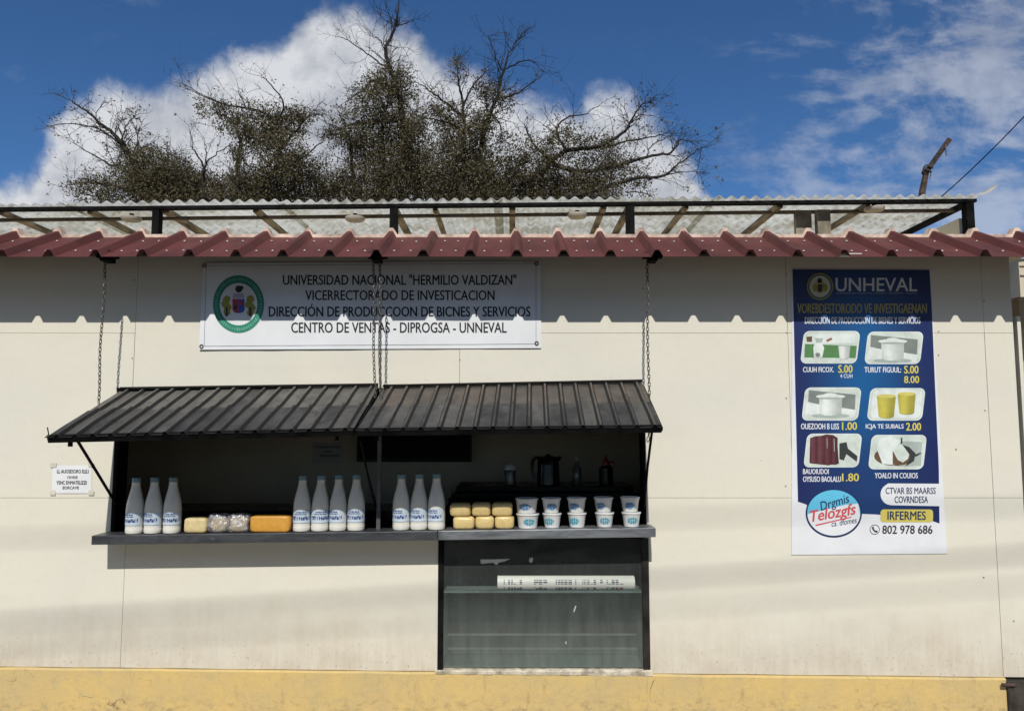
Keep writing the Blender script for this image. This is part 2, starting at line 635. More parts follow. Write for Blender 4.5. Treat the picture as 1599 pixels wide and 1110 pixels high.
def steel_material():
    m, nt, b = newmat('worn_grey_steel')
    pos = nt.n('ShaderNodeNewGeometry').outputs['Position']
    a = nt.noise(nt.scaled(pos, (1, 1, 6)), 5.0, 6, 0.6)
    base = nt.mix(nt.ramp(a, 0.3, 0.7), (0.06, 0.064, 0.07), (0.115, 0.12, 0.13))
    sp = nt.noise(nt.scaled(pos, (1, 1, 1.6)), 8, 4, 0.6)
    base = nt.mix(nt.math('MULTIPLY', nt.ramp(sp, 0.66, 0.70), 0.75), base, (0.34, 0.31, 0.29))
    nt.put(b.inputs['Base Color'], nt.mix(nt.ramp(nt.n('ShaderNodeSeparateXYZ', inp={0: pos}).outputs[0], -0.36, -0.30), base, nt.mix(nt.ramp(a, 0.3, 0.7), (0.15, 0.16, 0.175), (0.28, 0.295, 0.31))))
    b.inputs['Metallic'].default_value = 0.6
    nt.put(b.inputs['Roughness'], nt.ramp(nt.noise(nt.scaled(pos, (3, 3, 12)), 9, 5), 0.3, 0.7, 0.3, 0.55))
    nt.put(b.inputs['Normal'], nt.n('ShaderNodeBump', inp={'Strength': 0.25, 'Distance': 0.004, 'Height': nt.noise(pos, 6, 4)}).outputs[0])
    return m


M_galv = None
M_wall = wall_material()
M_plinth = plinth_material()
M_canopy = canopy_material()
M_steel = steel_material()
M_glass = glass_material('dusty_display_glass', 0.19, (0.97, 0.985, 0.98), (9, 1, 1.2))
M_black = simple('black_painted_steel', (0.010, 0.010, 0.0105), 0.7, 0.3, 14, 0.15, spec=0.06)
M_post = simple('grey_painted_tube', (0.11, 0.11, 0.115), 0.45, 0.2, 12)
M_red = simple('maroon_roof_paint', (0.122, 0.040, 0.036), 0.55, 0.16, 4, 0.2, 9, col2=(0.088, 0.031, 0.029), spec=0.2, stretch=(1.6, 0.7, 1))
M_mortar = simple('pale_closure_foam', (0.62, 0.47, 0.38), 0.85, 0.25, 12, 0.5, 70)
M_screw = simple('washer_white', (0.7, 0.68, 0.66), 0.4)
M_wood = simple('weathered_rafter_wood', (0.33, 0.27, 0.19), 0.8, 0.35, 7, 0.3, 40, stretch=(4, 1, 4))
M_inner = simple('interior_paint', (0.80, 0.69, 0.50), 0.7, 0.06, 3)
M_floor = simple('interior_floor', (0.10, 0.09, 0.08), 0.6)
M_dark = simple('black_laminate', (0.006, 0.006, 0.0065), 0.3, 0.2, 8, spec=0.15)
M_chain = simple('tarnished_chain', (0.17, 0.16, 0.145), 0.5, 0.3, 90, metallic=0.6)
M_grime = simple('grimy_sill_mortar', (0.62, 0.56, 0.44), 0.9, 0.25, 24, 0.8, 60)
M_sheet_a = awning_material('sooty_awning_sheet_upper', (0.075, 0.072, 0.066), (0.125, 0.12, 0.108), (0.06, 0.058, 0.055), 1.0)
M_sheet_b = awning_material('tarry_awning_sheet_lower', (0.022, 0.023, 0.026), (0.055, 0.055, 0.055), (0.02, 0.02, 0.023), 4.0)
M_sheet_c = awning_material('rusty_awning_sheet_upper', (0.062, 0.056, 0.05), (0.10, 0.08, 0.066), (0.048, 0.045, 0.043), 7.0)
M_rib_shade = simple('groove_shade_rib', (0.012, 0.012, 0.012), 0.6, 0.3, 20)  # shade of the rib grooves, painted as near-black rib sides
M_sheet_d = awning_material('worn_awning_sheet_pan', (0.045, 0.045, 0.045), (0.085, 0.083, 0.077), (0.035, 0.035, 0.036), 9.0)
M_back = simple('cavity_teal', (0.05, 0.075, 0.072), 0.5, 0.2, 4)

# ------------------------------------------------------------------ the ground
def sheet_obj(name, x0, x1, y0, y1, z, mat, th=None):
    bm = BM()
    if th:
        box(bm, (x0, y0, z - th), (x1, y1, z))
    else:
        vs = [bm.verts.new(p) for p in ((x0, y0, z), (x1, y0, z), (x1, y1, z), (x0, y1, z))]
        bm.faces.new(vs)
    return tag(build(name, bm, mat), kind='structure')


M_pave = simple('worn_concrete_pavement', (0.38, 0.32, 0.235), 0.85, 0.15, 3, 0.4, 50)
M_road = simple('dusty_asphalt', (0.07, 0.067, 0.06), 0.9, 0.15, 5, 0.4, 80)
M_soil = simple('dry_soil', (0.14, 0.11, 0.075), 0.95, 0.2, 0.8, 0.4, 9)
sheet_obj('ground', -400, 400, -400, 400, -0.16, M_soil)
sheet_obj('road', -200, 200, -9.5, -1.6, -0.13, M_road, 0.02)
sheet_obj('pavement', -60, 60, -1.6, 0.35, 0.0, M_pave, 0.15)
sheet_obj('far_pavement', -60, 60, -11.5, -9.5, 0.0, M_pave, 0.15)

# unseen tree row added across the road to block sky and lower ambient light
M_sky_block = simple('sky_block_leaves', (0.045, 0.055, 0.022), 0.8, 0.4, 3.0, col2=(0.02, 0.026, 0.011))
bm = BM()
rh = random.Random(2)
for i in range(9000):
    x = rh.uniform(-34, 34)
    top_ = 7.6 + 1.6 * mnoise.noise(Vector((x * 0.23, 0, 0))) + 0.7 * mnoise.noise(Vector((x * 0.9, 5, 0)))
    z = top_ * math.sqrt(rh.random())
    y = -14.0 + 0.9 * mnoise.noise(Vector((x * 0.5, z * 0.6, 1))) + rh.gauss(0, 0.35)
    c = Vector((x, y, z))
    q = [c + Vector((rh.gauss(0, .22), rh.gauss(0, .16), rh.gauss(0, .2))) for _ in range(4)]
    bm.faces.new([bm.verts.new(v) for v in q])
for k in range(24):
    tube(bm, [(-33 + k * 2.9, -14.2, -0.1), (-33 + k * 2.9 + 0.2, -14.3, 5.5)], [0.14, 0.05], 6)
tag(build('sky_block_hedge', bm, M_sky_block), kind='stuff')

# ------------------------------------------------------------------ the kiosk
OX0, OX1 = P(178, 760).x, P(1006, 760).x             # serving hatch
OZ0, OZ1 = P(800, 834).z, P(800, 612).z
GX0, GX1 = P(687, 950).x, P(1010, 950).x             # chilled case under the counter
GZ0, GZ1 = P(800, 1044).z, P(800, 840).z
WTOP = ZC + 0.885
ZS0 = P(0, 1041).z - 0.004
z520, z777 = P(800, 520).z, P(800, 777).z
PZL, PZR = P(0, 1042, -0.015), P(1599, 1059, -0.015)


def plinth_top(x):
    return PZL.z + (PZR.z - PZL.z) * (x - PZL.x) / (PZR.x - PZL.x)




def seat(bm, zb):
    """let the lower edge of a board follow the sloping plinth, a few millimetres above it"""
    es = [e for e in bm.edges if abs(e.verts[0].co.z - zb) < 1e-6 and abs(e.verts[1].co.z - zb) < 1e-6 and abs(e.verts[0].co.x - e.verts[1].co.x) > 0.3]
    if es:
        bmesh.ops.subdivide_edges(bm, edges=es, cuts=14)
    for v in bm.verts:
        if abs(v.co.z - zb) < 1e-6:
            v.co.z = plinth_top(v.co.x) + 0.002 + 0.003 * mnoise.noise(Vector((v.co.x * 4.1, 2, 0)))


kiosk = thing('kiosk', (0, 0, 0), 'cream board kiosk with maroon ribbed eaves, yellow plinth and open serving hatch', 'kiosk')
holes = [(OX0, OX1, OZ0, OZ1), (GX0, GX1, GZ0 - 0.5, GZ1), (GX0, OX1, GZ1 - 0.1, OZ0 + 0.1)]
xs_seam = [-3.0, P(203, 700).x, P(718, 540).x, P(1234, 640).x, P(1547, 700).x, P(1582.5, 520).x]
pi = 0
for i in range(5):
    a, b = xs_seam[i] + 0.0009, xs_seam[i + 1] - 0.0009
    zb = max(plinth_top(a), plinth_top(b)) + 0.003
    rows = [(zb, z777), (z777, z520), (z520, WTOP)] if i in (0, 4) else [(zb, WTOP)]
    if i in (2, 3):
        rows = [(z777, z520), (z520, WTOP)]
    if i == 1:
        rows = [(zb, (OZ0 + OZ1) / 2), ((OZ0 + OZ1) / 2, WTOP)]
    if i == 2:
        bm = BM()
        slab(bm, a, xs_seam[4] - 0.0009, zb, z777 - 0.0008, 0.0, 0.05, holes)
        seat(bm, zb)
        build('wall_panel', bm, M_wall, kiosk)
    for (za, zt) in rows:
        bm = BM()
        y0 = random.uniform(-0.0012, 0.0008)
        slab(bm, a, b, za + (0.0008 if za > zb else 0), zt - 0.0008, y0, 0.05, holes)
        if za == zb:
            seat(bm, zb)
        if len(bm.verts):
            build('wall_panel', bm, M_wall, kiosk)
        else:
            bm.free()
# a narrower board right of the hatch: seam line between the hatch and the poster board
bm = BM()
slab(bm, -3.0, xs_seam[-1], 0.2, WTOP - 0.01, 0.052, 0.07, holes)
build('wall_backing', bm, simple('seam_filler', (0.50, 0.48, 0.41), 0.8), kiosk)
bm = BM()
rs_ = random.Random(4)
for (px, ys_) in ((1228, (430, 490, 520, 620, 760)), (1466, (520, 555)), (1003, (450, 520)), (208, (440, 560)), (718, (560,)), (1537, (470, 640, 900)), (1492, (700,)), (1583, (972,))):
    for yy_ in ys_:
        c = P(px + rs_.uniform(-1.5, 1.5), yy_ + rs_.uniform(-3, 3), 0)
        for k_ in (0,):
            vs_ = [bm.verts.new((c.x + 0.0032 * math.cos(q) * rs_.uniform(.7, 1.2), -0.0028, c.z + 0.0032 * math.sin(q) * rs_.uniform(.7, 1.2))) for q in [2 * math.pi * i_ / 9 for i_ in range(9)]]
            ws_ = [bm.verts.new((v.co.x, 0.004, v.co.z)) for v in vs_]
            bm.faces.new(vs_)
            for i_ in range(9):
                bm.faces.new((vs_[i_], vs_[(i_ + 1) % 9], ws_[(i_ + 1) % 9], ws_[i_]))
tag(build('panel_screw', bm, simple('rusted_screw', (0.16, 0.12, 0.085), 0.8), kiosk), kind='stuff')
# corner post and trim at the right end
bm = BM()
box(bm, (xs_seam[-1] + 0.001, 0.075, 0.1), (xs_seam[-1] + 0.024, 0.3, WTOP))
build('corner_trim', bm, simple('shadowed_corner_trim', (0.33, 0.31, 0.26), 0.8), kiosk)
bm = BM()
x_ = P(1587.5, 500, 0.0).x - 0.002
box(bm, (x_ + 0.002, -0.003, 0.12), (x_ + 0.019, 0.06, P(1590, 494, 0.0).z))
build('edge_batten', bm, M_wall, kiosk)

# plinth
bm = BM()
xr = P(1572, 1080, -0.015).x
nseg = 60
xs = [-3.0 + (xr + 3.0) * i / nseg for i in range(nseg + 1)]
fr = []
for x in xs:
    jit = mnoise.noise(Vector((x * 5, 0, 0))) * 0.003
    zt = plinth_top(x) + jit
    yo = -0.016 + mnoise.noise(Vector((x * 3, 4, 0))) * 0.004
    fr.append([bm.verts.new(p) for p in ((x, yo, -0.05), (x, yo, zt * 0.5), (x, yo, zt - 0.008), (x, yo + 0.006, zt - 0.001), (x, 0.1, zt))])
for a, b in zip(fr, fr[1:]):
    for k in range(4):
        bm.faces.new((a[k], b[k], b[k + 1], a[k + 1]))
for e in (fr[0], fr[-1]):
    bm.faces.new(e + [bm.verts.new((e[0].co.x, 0.1, -0.05))])
build('plinth', bm, M_plinth, kiosk)

# hatch lining and interior room
IY = 1.2
bm = BM()
box(bm, (OX0 - 0.006, -0.004, OZ0), (OX0 + 0.012, 0.10, OZ1))
box(bm, (OX1 - 0.004, -0.004, OZ0), (OX1 + 0.008, 0.10, OZ1))
box(bm, (OX0 - 0.006, -0.003, OZ1 - 0.002), (OX1 + 0.008, 0.10, OZ1 + 0.02))
build('hatch_frame', bm, M_black, kiosk)
bm = BM()
box(bm, (-2.75, IY, 0.1), (2.4, IY + 0.06, WTOP))
build('back_wall', bm, M_inner, kiosk)
for s, x in ((0, -2.75), (1, 2.36)):
    bm = BM()
    box(bm, (x, 0.075, 0.1), (x + 0.04, IY - 0.003, WTOP))
    build('side_wall', bm, M_inner, kiosk)
bm = BM()
box(bm, (-3.0, 0.02, WTOP - 0.035), (2.6, IY + 0.06, WTOP - 0.002))
build('ceiling', bm, M_inner, kiosk)
bm = BM()
box(bm, (-2.70, 0.08, 0.1), (2.35, IY - 0.004, 0.16))
build('floor', bm, M_floor, kiosk)

# maroon roof sheets
EY, RY = -0.28, 0.16
eave_z = P(800, 401, EY).z
ridge_z = P(800, 369, RY).z
PITCH = 73.2 * (EY + D) / 1181.0
xr0 = P(807, 401, EY).x
RIBH, RB, RT = 0.033, 0.029, 0.011


def roof_prof(k0, k1, lift=0.0):
    pts = []
    for k in range(k0, k1 + 1):
        x = xr0 + k * PITCH
        pts += [(x - RB, 0), (x - RT, RIBH * 0.96), (x - RT * 0.5, RIBH), (x + RT * 0.5, RIBH), (x + RT, RIBH * 0.96), (x + RB, 0)]
    return [(x, z + lift) for x, z in pts]


M_batten = simple('dark_purlin', (0.03, 0.025, 0.022), 0.7)
for k0 in range(-15, 13, 3):
    bm = BM()
    pr = roof_prof(k0, k0 + 3)
    lift = 0.0012 * ((k0 // 3) % 2)
    ny = 4
    rows = []
    for j in range(ny + 1):
        t = j / ny
        y = EY + (RY - EY) * t + (0.004 * mnoise.noise(Vector((k0, 3, 0))) if j == 0 else 0)
        z = eave_z + (ridge_z - eave_z) * t + lift
        rows.append([bm.verts.new((x, y, z + dz_)) for x, dz_ in pr])
    for a, b in zip(rows, rows[1:]):
        for k in range(len(a) - 1):
            bm.faces.new((a[k], a[k + 1], b[k + 1], b[k]))
    bmesh.ops.recalc_face_normals(bm, faces=bm.faces)
    bmesh.ops.solidify(bm, geom=bm.faces[:], thickness=0.0012)
    build('roof_sheet', bm, M_red, kiosk)
bm = BM()
for k in range(-15, 12):
    for fx in (0.27, 0.62):
        for ty in (0.22, 0.68):
            x = xr0 + (k + fx + random.uniform(-.03, .03) + 0.05) * PITCH
            y = EY + (RY - EY) * ty + random.uniform(-.008, .008)
            z = eave_z + (ridge_z - eave_z) * (y - EY) / (RY - EY) + 0.003
            lathe(bm, [(0.0062, 0), (0.006, 0.002), (0.003, 0.003), (0.003, 0.006)], 8, (x, y, z))
tag(build('roof_screw', bm, M_screw, kiosk), kind='stuff')
# pale closure strip along the upper edge of the sheets, lumpy
bm = BM()
sub = []
pr = roof_prof(-15, 13)
for (a, b) in zip(pr, pr[1:]):
    n_ = 3 if b[0] - a[0] < 0.1 else 6
    for q in range(n_):
        t = q / n_
        sub.append((a[0] + (b[0] - a[0]) * t, a[1] + (b[1] - a[1]) * t))
ra, rb, rc, rd = [], [], [], []
for (x, z) in sub:
    w1 = mnoise.noise(Vector((x * 14, 1, 0))) * 0.006
    w2 = mnoise.noise(Vector((x * 23, 7, 0))) * 0.006
    zz = ridge_z + z
    ra.append(bm.verts.new((x, RY - 0.030 + w1, zz - 0.014)))
    rb.append(bm.verts.new((x, RY - 0.026 + w2, zz + 0.004 + abs(w1) * 0.6)))
    rc.append(bm.verts.new((x, RY + 0.02, zz + 0.011 + w2 * 0.4)))
    rd.append(bm.verts.new((x, RY + 0.02, zz - 0.014)))
for q in range(len(ra) - 1):
    for s1, s2 in ((ra, rb), (rb, rc), (rc, rd)):
        bm.faces.new((s1[q], s1[q + 1], s2[q + 1], s2[q]))
build('closure_strip', bm, M_mortar, kiosk)
bm = BM()
box(bm, (-3.0, -0.12, eave_z + 0.046), (2.75, -0.08, eave_z + 0.064))
build('eave_batten', bm, M_batten, kiosk)
for px in (170, 590, 1018):
    bm = BM()
    c = P(px, 403, -0.17)
    box(bm, (c.x - 0.02, -0.215, c.z - 0.022), (c.x + 0.02, -0.14, c.z + 0.03), 0, 0.004)
    box(bm, (c.x - 0.045, -0.20, c.z - 0.004), (c.x + 0.045, -0.16, c.z + 0.022))
    build('eave_bracket', bm, M_black, kiosk)
bm = BM()
c = P(1326, 399, -0.2)
box(bm, (c.x - 0.05, -0.225, c.z - 0.008), (c.x + 0.05, -0.2, c.z + 0.006), 0, 0.003)
build('eave_clip', bm, M_screw, kiosk)

# ------------------------------------------------------------------ the translucent canopy above
canopy = thing('canopy', (0, 0.22, 0), 'translucent corrugated canopy on black steel posts above the maroon roof', 'canopy')
CY = 0.22


def beam_row(px):                                   # upper beam runs a little up to the right
    return 327.5 - 13.0 * px / 1520.0


a, b = P(-260, beam_row(-260), CY), P(1522, beam_row(1522), CY)
bm = BM()
bar(bm, a, b, 0.04, 0.016)
build('front_beam', bm, M_black, canopy)


def can_z(x):
    return a.z + (b.z - a.z) * (x - a.x) / (b.x - a.x)


for px, w in ((245, 0.036), (615, 0.040), (984, 0.042), (1513, 0.040)):
    bm = BM()
    x = P(px, 340, CY).x
    box(bm, (x - w / 2, CY - 0.018, WTOP - 0.05), (x + w / 2, CY + 0.03, can_z(x) - 0.012))
    build('post', bm, M_black, canopy)
# corrugated sheets: five side by side, the last one short with a curled corner
cw = 0.063
xl, xrr = a.x, b.x + 0.01
edges = [xl, P(95, 325, CY).x, P(430, 325, CY).x, P(770, 325, CY).x, P(1110, 325, CY).x, xrr]
for si in range(5):
    bm = BM()
    x0, x1 = edges[si], edges[si + 1] + (0.05 if si < 4 else 0)
    n_ = int((x1 - x0) / cw * 10)
    rows = []
    ys = [CY - 0.035 + random.uniform(-.012, .012), CY + 0.4, CY + 1.2, CY + 3.2]
    for y in ys:
        row = []
        for q in range(n_ + 1):
            x = x0 + (x1 - x0) * q / n_
            z = can_z(x) + 0.022 + 0.009 * math.sin(2 * math.pi * x / cw) + 0.004 * (si % 2)
            z += 0.006 * mnoise.noise(Vector((x * 1.7, y, si)))
            row.append(bm.verts.new((x, y, z)))
        rows.append(row)
    for r1, r2 in zip(rows, rows[1:]):
        for q in range(n_):
            bm.faces.new((r1[q], r1[q + 1], r2[q + 1], r2[q]))
    build('corrugated_sheet', bm, M_canopy, canopy, smooth='all')
bm = BM()                                           # curled torn corner of the last sheet
prev = None
for q in range(9):
    t = q / 8
    x = xrr + 0.10 * t
    z = can_z(xrr) + 0.022 + 0.055 * t ** 1.7
    yb = CY + 0.10 - 0.07 * t
    cur = [bm.verts.new((x, CY - 0.04 + 0.01 * t, z)), bm.verts.new((x, CY - 0.04 + 0.01 * t, z + 0.012 * (1 - 0.5 * t))), bm.verts.new((x, yb, z + 0.012))]
    if prev:
        for k in range(2):
            bm.faces.new((prev[k], cur[k], cur[k + 1], prev[k + 1]))
    prev = cur
build('curled_corner', bm, M_canopy, canopy, smooth='all')
# purlin and rafters under the sheets
def under_sheet(px, py, drop=0.03):
    y0_, y1_ = CY, CY + 3
    for _ in range(40):
        ym = (y0_ + y1_) / 2
        q_ = P(px, py, ym)
        if q_.z < can_z(q_.x) - drop:
            y0_, y1_ = y0_, y1_
        if q_.z > can_z(q_.x) - drop:
            y1_ = ym
        else:
            y0_ = ym
    return P(px, py, y0_)


PURY = under_sheet(700, 338, 0.024).y
pa, pb = P(-300, 347, PURY), P(1490, 329, PURY)
bm = BM()
bar(bm, pa, pb, 0.028, 0.014)
build('purlin', bm, simple('brown_purlin', (0.11, 0.085, 0.06), 0.8, 0.3), canopy)
for px, w in ((-120, .03), (7, 0.035), (145, 0.035), (262, 0.05), (402, 0.035), (617, 0.04), (680, 0.03), (800, 0.042), (942, 0.035), (982, 0.04), (1070, 0.03), (1215, 0.04), (1352, 0.03), (1505, 0.04)):
    bm = BM()
    w *= 0.8
    x = P(px, 334, CY + 0.05).x
    z = can_z(x) - 0.006
    hexa(bm, [(x - w / 2, CY + .02, z - .014), (x + w / 2, CY + .02, z - .014), (x + w / 2, CY + .02, z + .012), (x - w / 2, CY + .02, z + .012),
              (x - w / 2, CY + 3.1, z - .016), (x + w / 2, CY + 3.1, z - .016), (x + w / 2, CY + 3.1, z + .01), (x - w / 2, CY + 3.1, z + .01)])
    build('rafter', bm, M_black if px == 1505 else M_wood, canopy)
bm = BM()                                           # boarded end under the canopy on the right
x = P(1503, 340, CY + 0.06).x
box(bm, (x - 0.02, CY + 0.06, WTOP - 0.03), (x, CY + 2.9, can_z(x) - 0.075))
build('end_board', bm, M_wall, canopy)
bm = BM()
x = P(1263, 335, CY + 0.1).x
box(bm, (x - 0.075, CY + 0.09, WTOP - 0.03), (x + 0.01, CY + 0.12, can_z(x) - 0.02))
box(bm, (x + 0.03, CY + 0.06, WTOP - 0.03), (x + 0.1, CY + 0.10, can_z(x) - 0.02))
build('stiffening_board', bm, simple('stained_plywood', (0.33, 0.29, 0.21), 0.8, 0.3, 8), canopy)
M_lamp = simple('dusty_lamp_plastic', (0.50, 0.46, 0.38), 0.5)
for lx, ly, lab in ((214, 345, 'leftmost dusty round lamp under the translucent canopy'), (558, 345, 'dusty round lamp under the canopy above the end of the left awning'),
                    (900, 340, 'dusty round lamp under the canopy above the right awning'), (1357, 330, 'rightmost dusty round lamp under the canopy above the blue poster')):
    c = P(lx, ly, PURY - 0.02)
    lt = thing('ceiling_lamp', (c.x, c.y - 0.06, c.z - 0.012), lab, 'lamp', 'round lamps under the canopy')
    bm = BM()
    lathe(bm, [(0.03, 0.0), (0.045, -0.004), (0.052, 0.006), (0.052, 0.014), (0.03, 0.018)], 20)
    build('lamp_body', bm, M_lamp, lt, smooth=True, local=True)
    bm = BM()
    lathe(bm, [(0.012, 0.018), (0.012, 0.034)], 10)
    build('lamp_mount', bm, M_black, lt, local=True)

# ------------------------------------------------------------------ the counter
CF = -0.145
cl, crr = P(143, 836, CF), P(1024, 824, CF)
cl2, cr2 = P(143, 850.5, CF), P(1024, 837.5, CF)
counter = thing('counter', ((cl.x + crr.x) / 2, 0, cl2.z), 'long grey steel counter ledge below the serving hatch', 'counter')
xm = P(683, 830, CF).x


def ctop(x):
    return cl.z + (crr.z - cl.z) * (x - cl.x) / (crr.x - cl.x)


th = cl.z - cl2.z
for (x0, x1) in ((cl.x, xm - 0.001), (xm + 0.001, crr.x)):
    bm = BM()
    hexa(bm, [(x0, CF, ctop(x0) - th), (x1, CF, ctop(x1) - th), (x1, CF, ctop(x1)), (x0, CF, ctop(x0)),
              (x0, -0.004, ctop(x0) - th), (x1, -0.004, ctop(x1) - th), (x1, -0.004, ctop(x1)), (x0, -0.004, ctop(x0))], 0, 0.003)
    build('ledge', bm, M_steel, counter)
bm = BM()
x0, x1 = OX0 + 0.015, OX1 - 0.006
hexa(bm, [(x0, -0.003, ctop(x0) - th), (x1, -0.003, ctop(x1) - th), (x1, -0.003, ctop(x1) - 0.001), (x0, -0.003, ctop(x0) - 0.001),
          (x0, 0.24, ctop(x0) - th), (x1, 0.24, ctop(x1) - th), (x1, 0.24, ctop(x1) - 0.001), (x0, 0.24, ctop(x0) - 0.001)])
build('inner_shelf', bm, M_dark, counter)
# hatch post in the middle
hp = P(591, 824, -0.06)
bm = BM()
tp = P(593, 668, -0.06)
bar(bm, (hp.x, -0.06, ctop(hp.x)), (tp.x, -0.055, tp.z), 0.019, 0.019, (0, 1, 0), 0, 0.002)
tag(build('hatch_post', bm, M_post, None, origin=(hp.x, -0.06, ctop(hp.x))), 'thin grey steel post on the counter between the two awnings', 'post')
# low black cupboard inside
cab = thing('cupboard', ((OX0 + OX1) / 2 - 0.6, 0.26, 0.16), 'low black cupboard inside the hatch behind the milk bottles', 'cupboard')
bm = BM()
ct = P(400, 797, 0.26).z
box(bm, (OX0 - 0.25, 0.26, 0.16), (P(690, 800, 0.26).x, 0.62, ct - 0.02))
build('carcass', bm, M_dark, cab)
bm = BM()
box(bm, (OX0 - 0.26, 0.25, ct - 0.018), (P(690, 800, 0.26).x + 0.004, 0.63, ct), 0, 0.003)
build('worktop', bm, M_dark, cab)

# ------------------------------------------------------------------ chilled display case under the counter
case = thing('display_case', ((GX0 + GX1) / 2, 0.0, GZ0), 'dusty glass fronted display case set under the right part of the counter', 'display case')
bm = BM()
fl, fr_ = P(683, 950).x, P(1015, 950).x
box(bm, (GX0 - 0.010, -0.006, GZ0 - 0.004), (GX0 + 0.016, 0.05, GZ1))
build('frame_post', bm, M_black, case)
bm = BM()
box(bm, (GX1 - 0.020, -0.006, GZ0 - 0.016), (GX1 + 0.012, 0.05, GZ1))
build('frame_post', bm, simple('brown_black_frame', (0.032, 0.029, 0.026), 0.6, 0.3, 9, 0.2, spec=0.2), case)
bm = BM()
gzt = P(800, 868).z
box(bm, (GX0 + 0.017, 0.022, gzt), (GX1 - 0.021, 0.05, GZ1))
build('top_rail', bm, M_black, case)
bm = BM()
for (lo, hi) in (((GX0, 0.49, GZ0), (GX1, 0.5, GZ1)), ((GX0, 0.055, GZ0 - 0.01), (GX1, 0.49, GZ0)), ((GX0, 0.055, GZ1 - 0.02), (GX1, 0.489, GZ1 - 0.01)),
                 ((GX0 + 0.001, 0.056, GZ0 + 0.001), (GX0 + 0.01, 0.488, GZ1 - 0.021)), ((GX1 - 0.01, 0.056, GZ0 + 0.001), (GX1 - 0.001, 0.488, GZ1 - 0.021))):
    box(bm, lo, hi)
build('cabinet', bm, M_back, case)
bm = BM()
box(bm, (GX0 + 0.0165, 0.008, GZ0 + 0.004), (GX1 - 0.0205, 0.013, GZ1 - 0.004))
build('glass_front', bm, M_glass, case)
bm = BM()
zs_ = P(800, 921, 0.04).z
box(bm, (GX0 + 0.012, 0.018, zs_ - 0.008), (GX1 - 0.012, 0.46, zs_), 0)
build('shelf', bm, simple('frosted_shelf', (0.16, 0.2, 0.19), 0.3), case)
bm = BM()
for q in range(3):
    z = P(800, 990 + q * 22, 0.2).z
    bar(bm, (GX0 + 0.02, 0.2, z), (GX1 - 0.02, 0.2, z), 0.01, 0.008)
build('lower_rack', bm, M_post, case)
# ragged white flecks on the glass
at = lambda x, y: P(x, y, 0.0066)
for piece in (
    [(750, 873), (772, 873), (797, 872), (788, 876), (779, 878), (775, 882), (770, 878), (751, 880)],
    [(827, 871), (832, 870), (832, 876), (829, 879), (826, 876)],
    [(898.5, 945), (900, 945.5), (898.6, 950), (896.2, 956), (895.6, 953)],
    [(883, 1001), (884, 1000.5), (884.6, 1004.5), (883.3, 1005)]):
    bm = BM()
    poly_into(bm, piece, at)
    build('white_fleck', bm, ink('fleck_white', (0.58, 0.58, 0.54)), case)
# sill of crumbly mortar
bm = BM()
n_ = 40
prev = None
for q in range(n_ + 1):
    x = fl - 0.006 + (fr_ - fl + 0.012) * q / n_
    zt = GZ0 - 0.002 + 0.004 * mnoise.noise(Vector((x * 30, 0, 0)))
    zb = plinth_top(x) - 0.006
    yo = -0.018 + 0.005 * mnoise.noise(Vector((x * 22, 3, 0)))
    cur = [bm.verts.new(p) for p in ((x, yo, zb), (x, yo - 0.002, zt - 0.004), (x, yo + 0.008, zt), (x, 0.02, zt))]
    if prev:
        for k in range(3):
            bm.faces.new((prev[k], cur[k], cur[k + 1], prev[k + 1]))
    prev = cur
build('mortar_sill', bm, M_grime, case)
# the printed roll lying on the shelf
RLY = 0.052
r0, r1 = P(777, 910, RLY), P(990, 908, RLY)
rr = 0.033
roll = thing('paper_roll', (r0.x, RLY, zs_), 'long white printed roll lying on the shelf behind the dusty glass', 'roll')
bm = BM()
tube(bm, [(r0.x, RLY, zs_ + rr), (r1.x, RLY, zs_ + rr)], rr, 20)
build('roll_body', bm, ink('roll_paper', (0.78, 0.76, 0.70)), roll, smooth=True)
bm = BM()
rnd = random.Random(3)
L_ = r1.x - r0.x
x = r0.x + 0.03
mi_ = 0
while x < r1.x - 0.04:
    w = rnd.uniform(0.003, 0.012)
    grp_t = ((x - r0.x) / L_ * 5.6) % 1.0
    if grp_t > 0.62:
        w = rnd.uniform(0.009, 0.020)
    if rnd.random() < (1.0 if grp_t > 0.5 else 0.6) and grp_t > 0.12:
        mi_ = 1 if (x - r0.x) / L_ > 0.86 else (2 if 0.6 < (x - r0.x) / L_ < 0.68 else 0)
        for (a0, a1) in ((100, 118), (122, 150), (154, 176)):
            if rnd.random() < 0.8:
                pts = [(x, a0), (x + w, a0), (x + w, a1), (x, a1)]
                f = bm.faces.new([bm.verts.new((p, RLY - (rr + 0.0006) * math.sin(R(q_ - 0)), zs_ + rr - (rr + 0.0006) * math.cos(R(q_)) * 1)) for p, q_ in
                                  [(p, 30 + (q_ - 100) * 1.25) for p, q_ in pts]])
                f.material_index = mi_
    x += w + rnd.uniform(0.001, 0.006)
tag(build('print', bm, [ink('roll_ink_blue', (0.05, 0.06, 0.12)), ink('roll_ink_red', (0.35, 0.08, 0.07)), ink('roll_ink_grey', (0.18, 0.22, 0.24))], roll), kind='stuff')

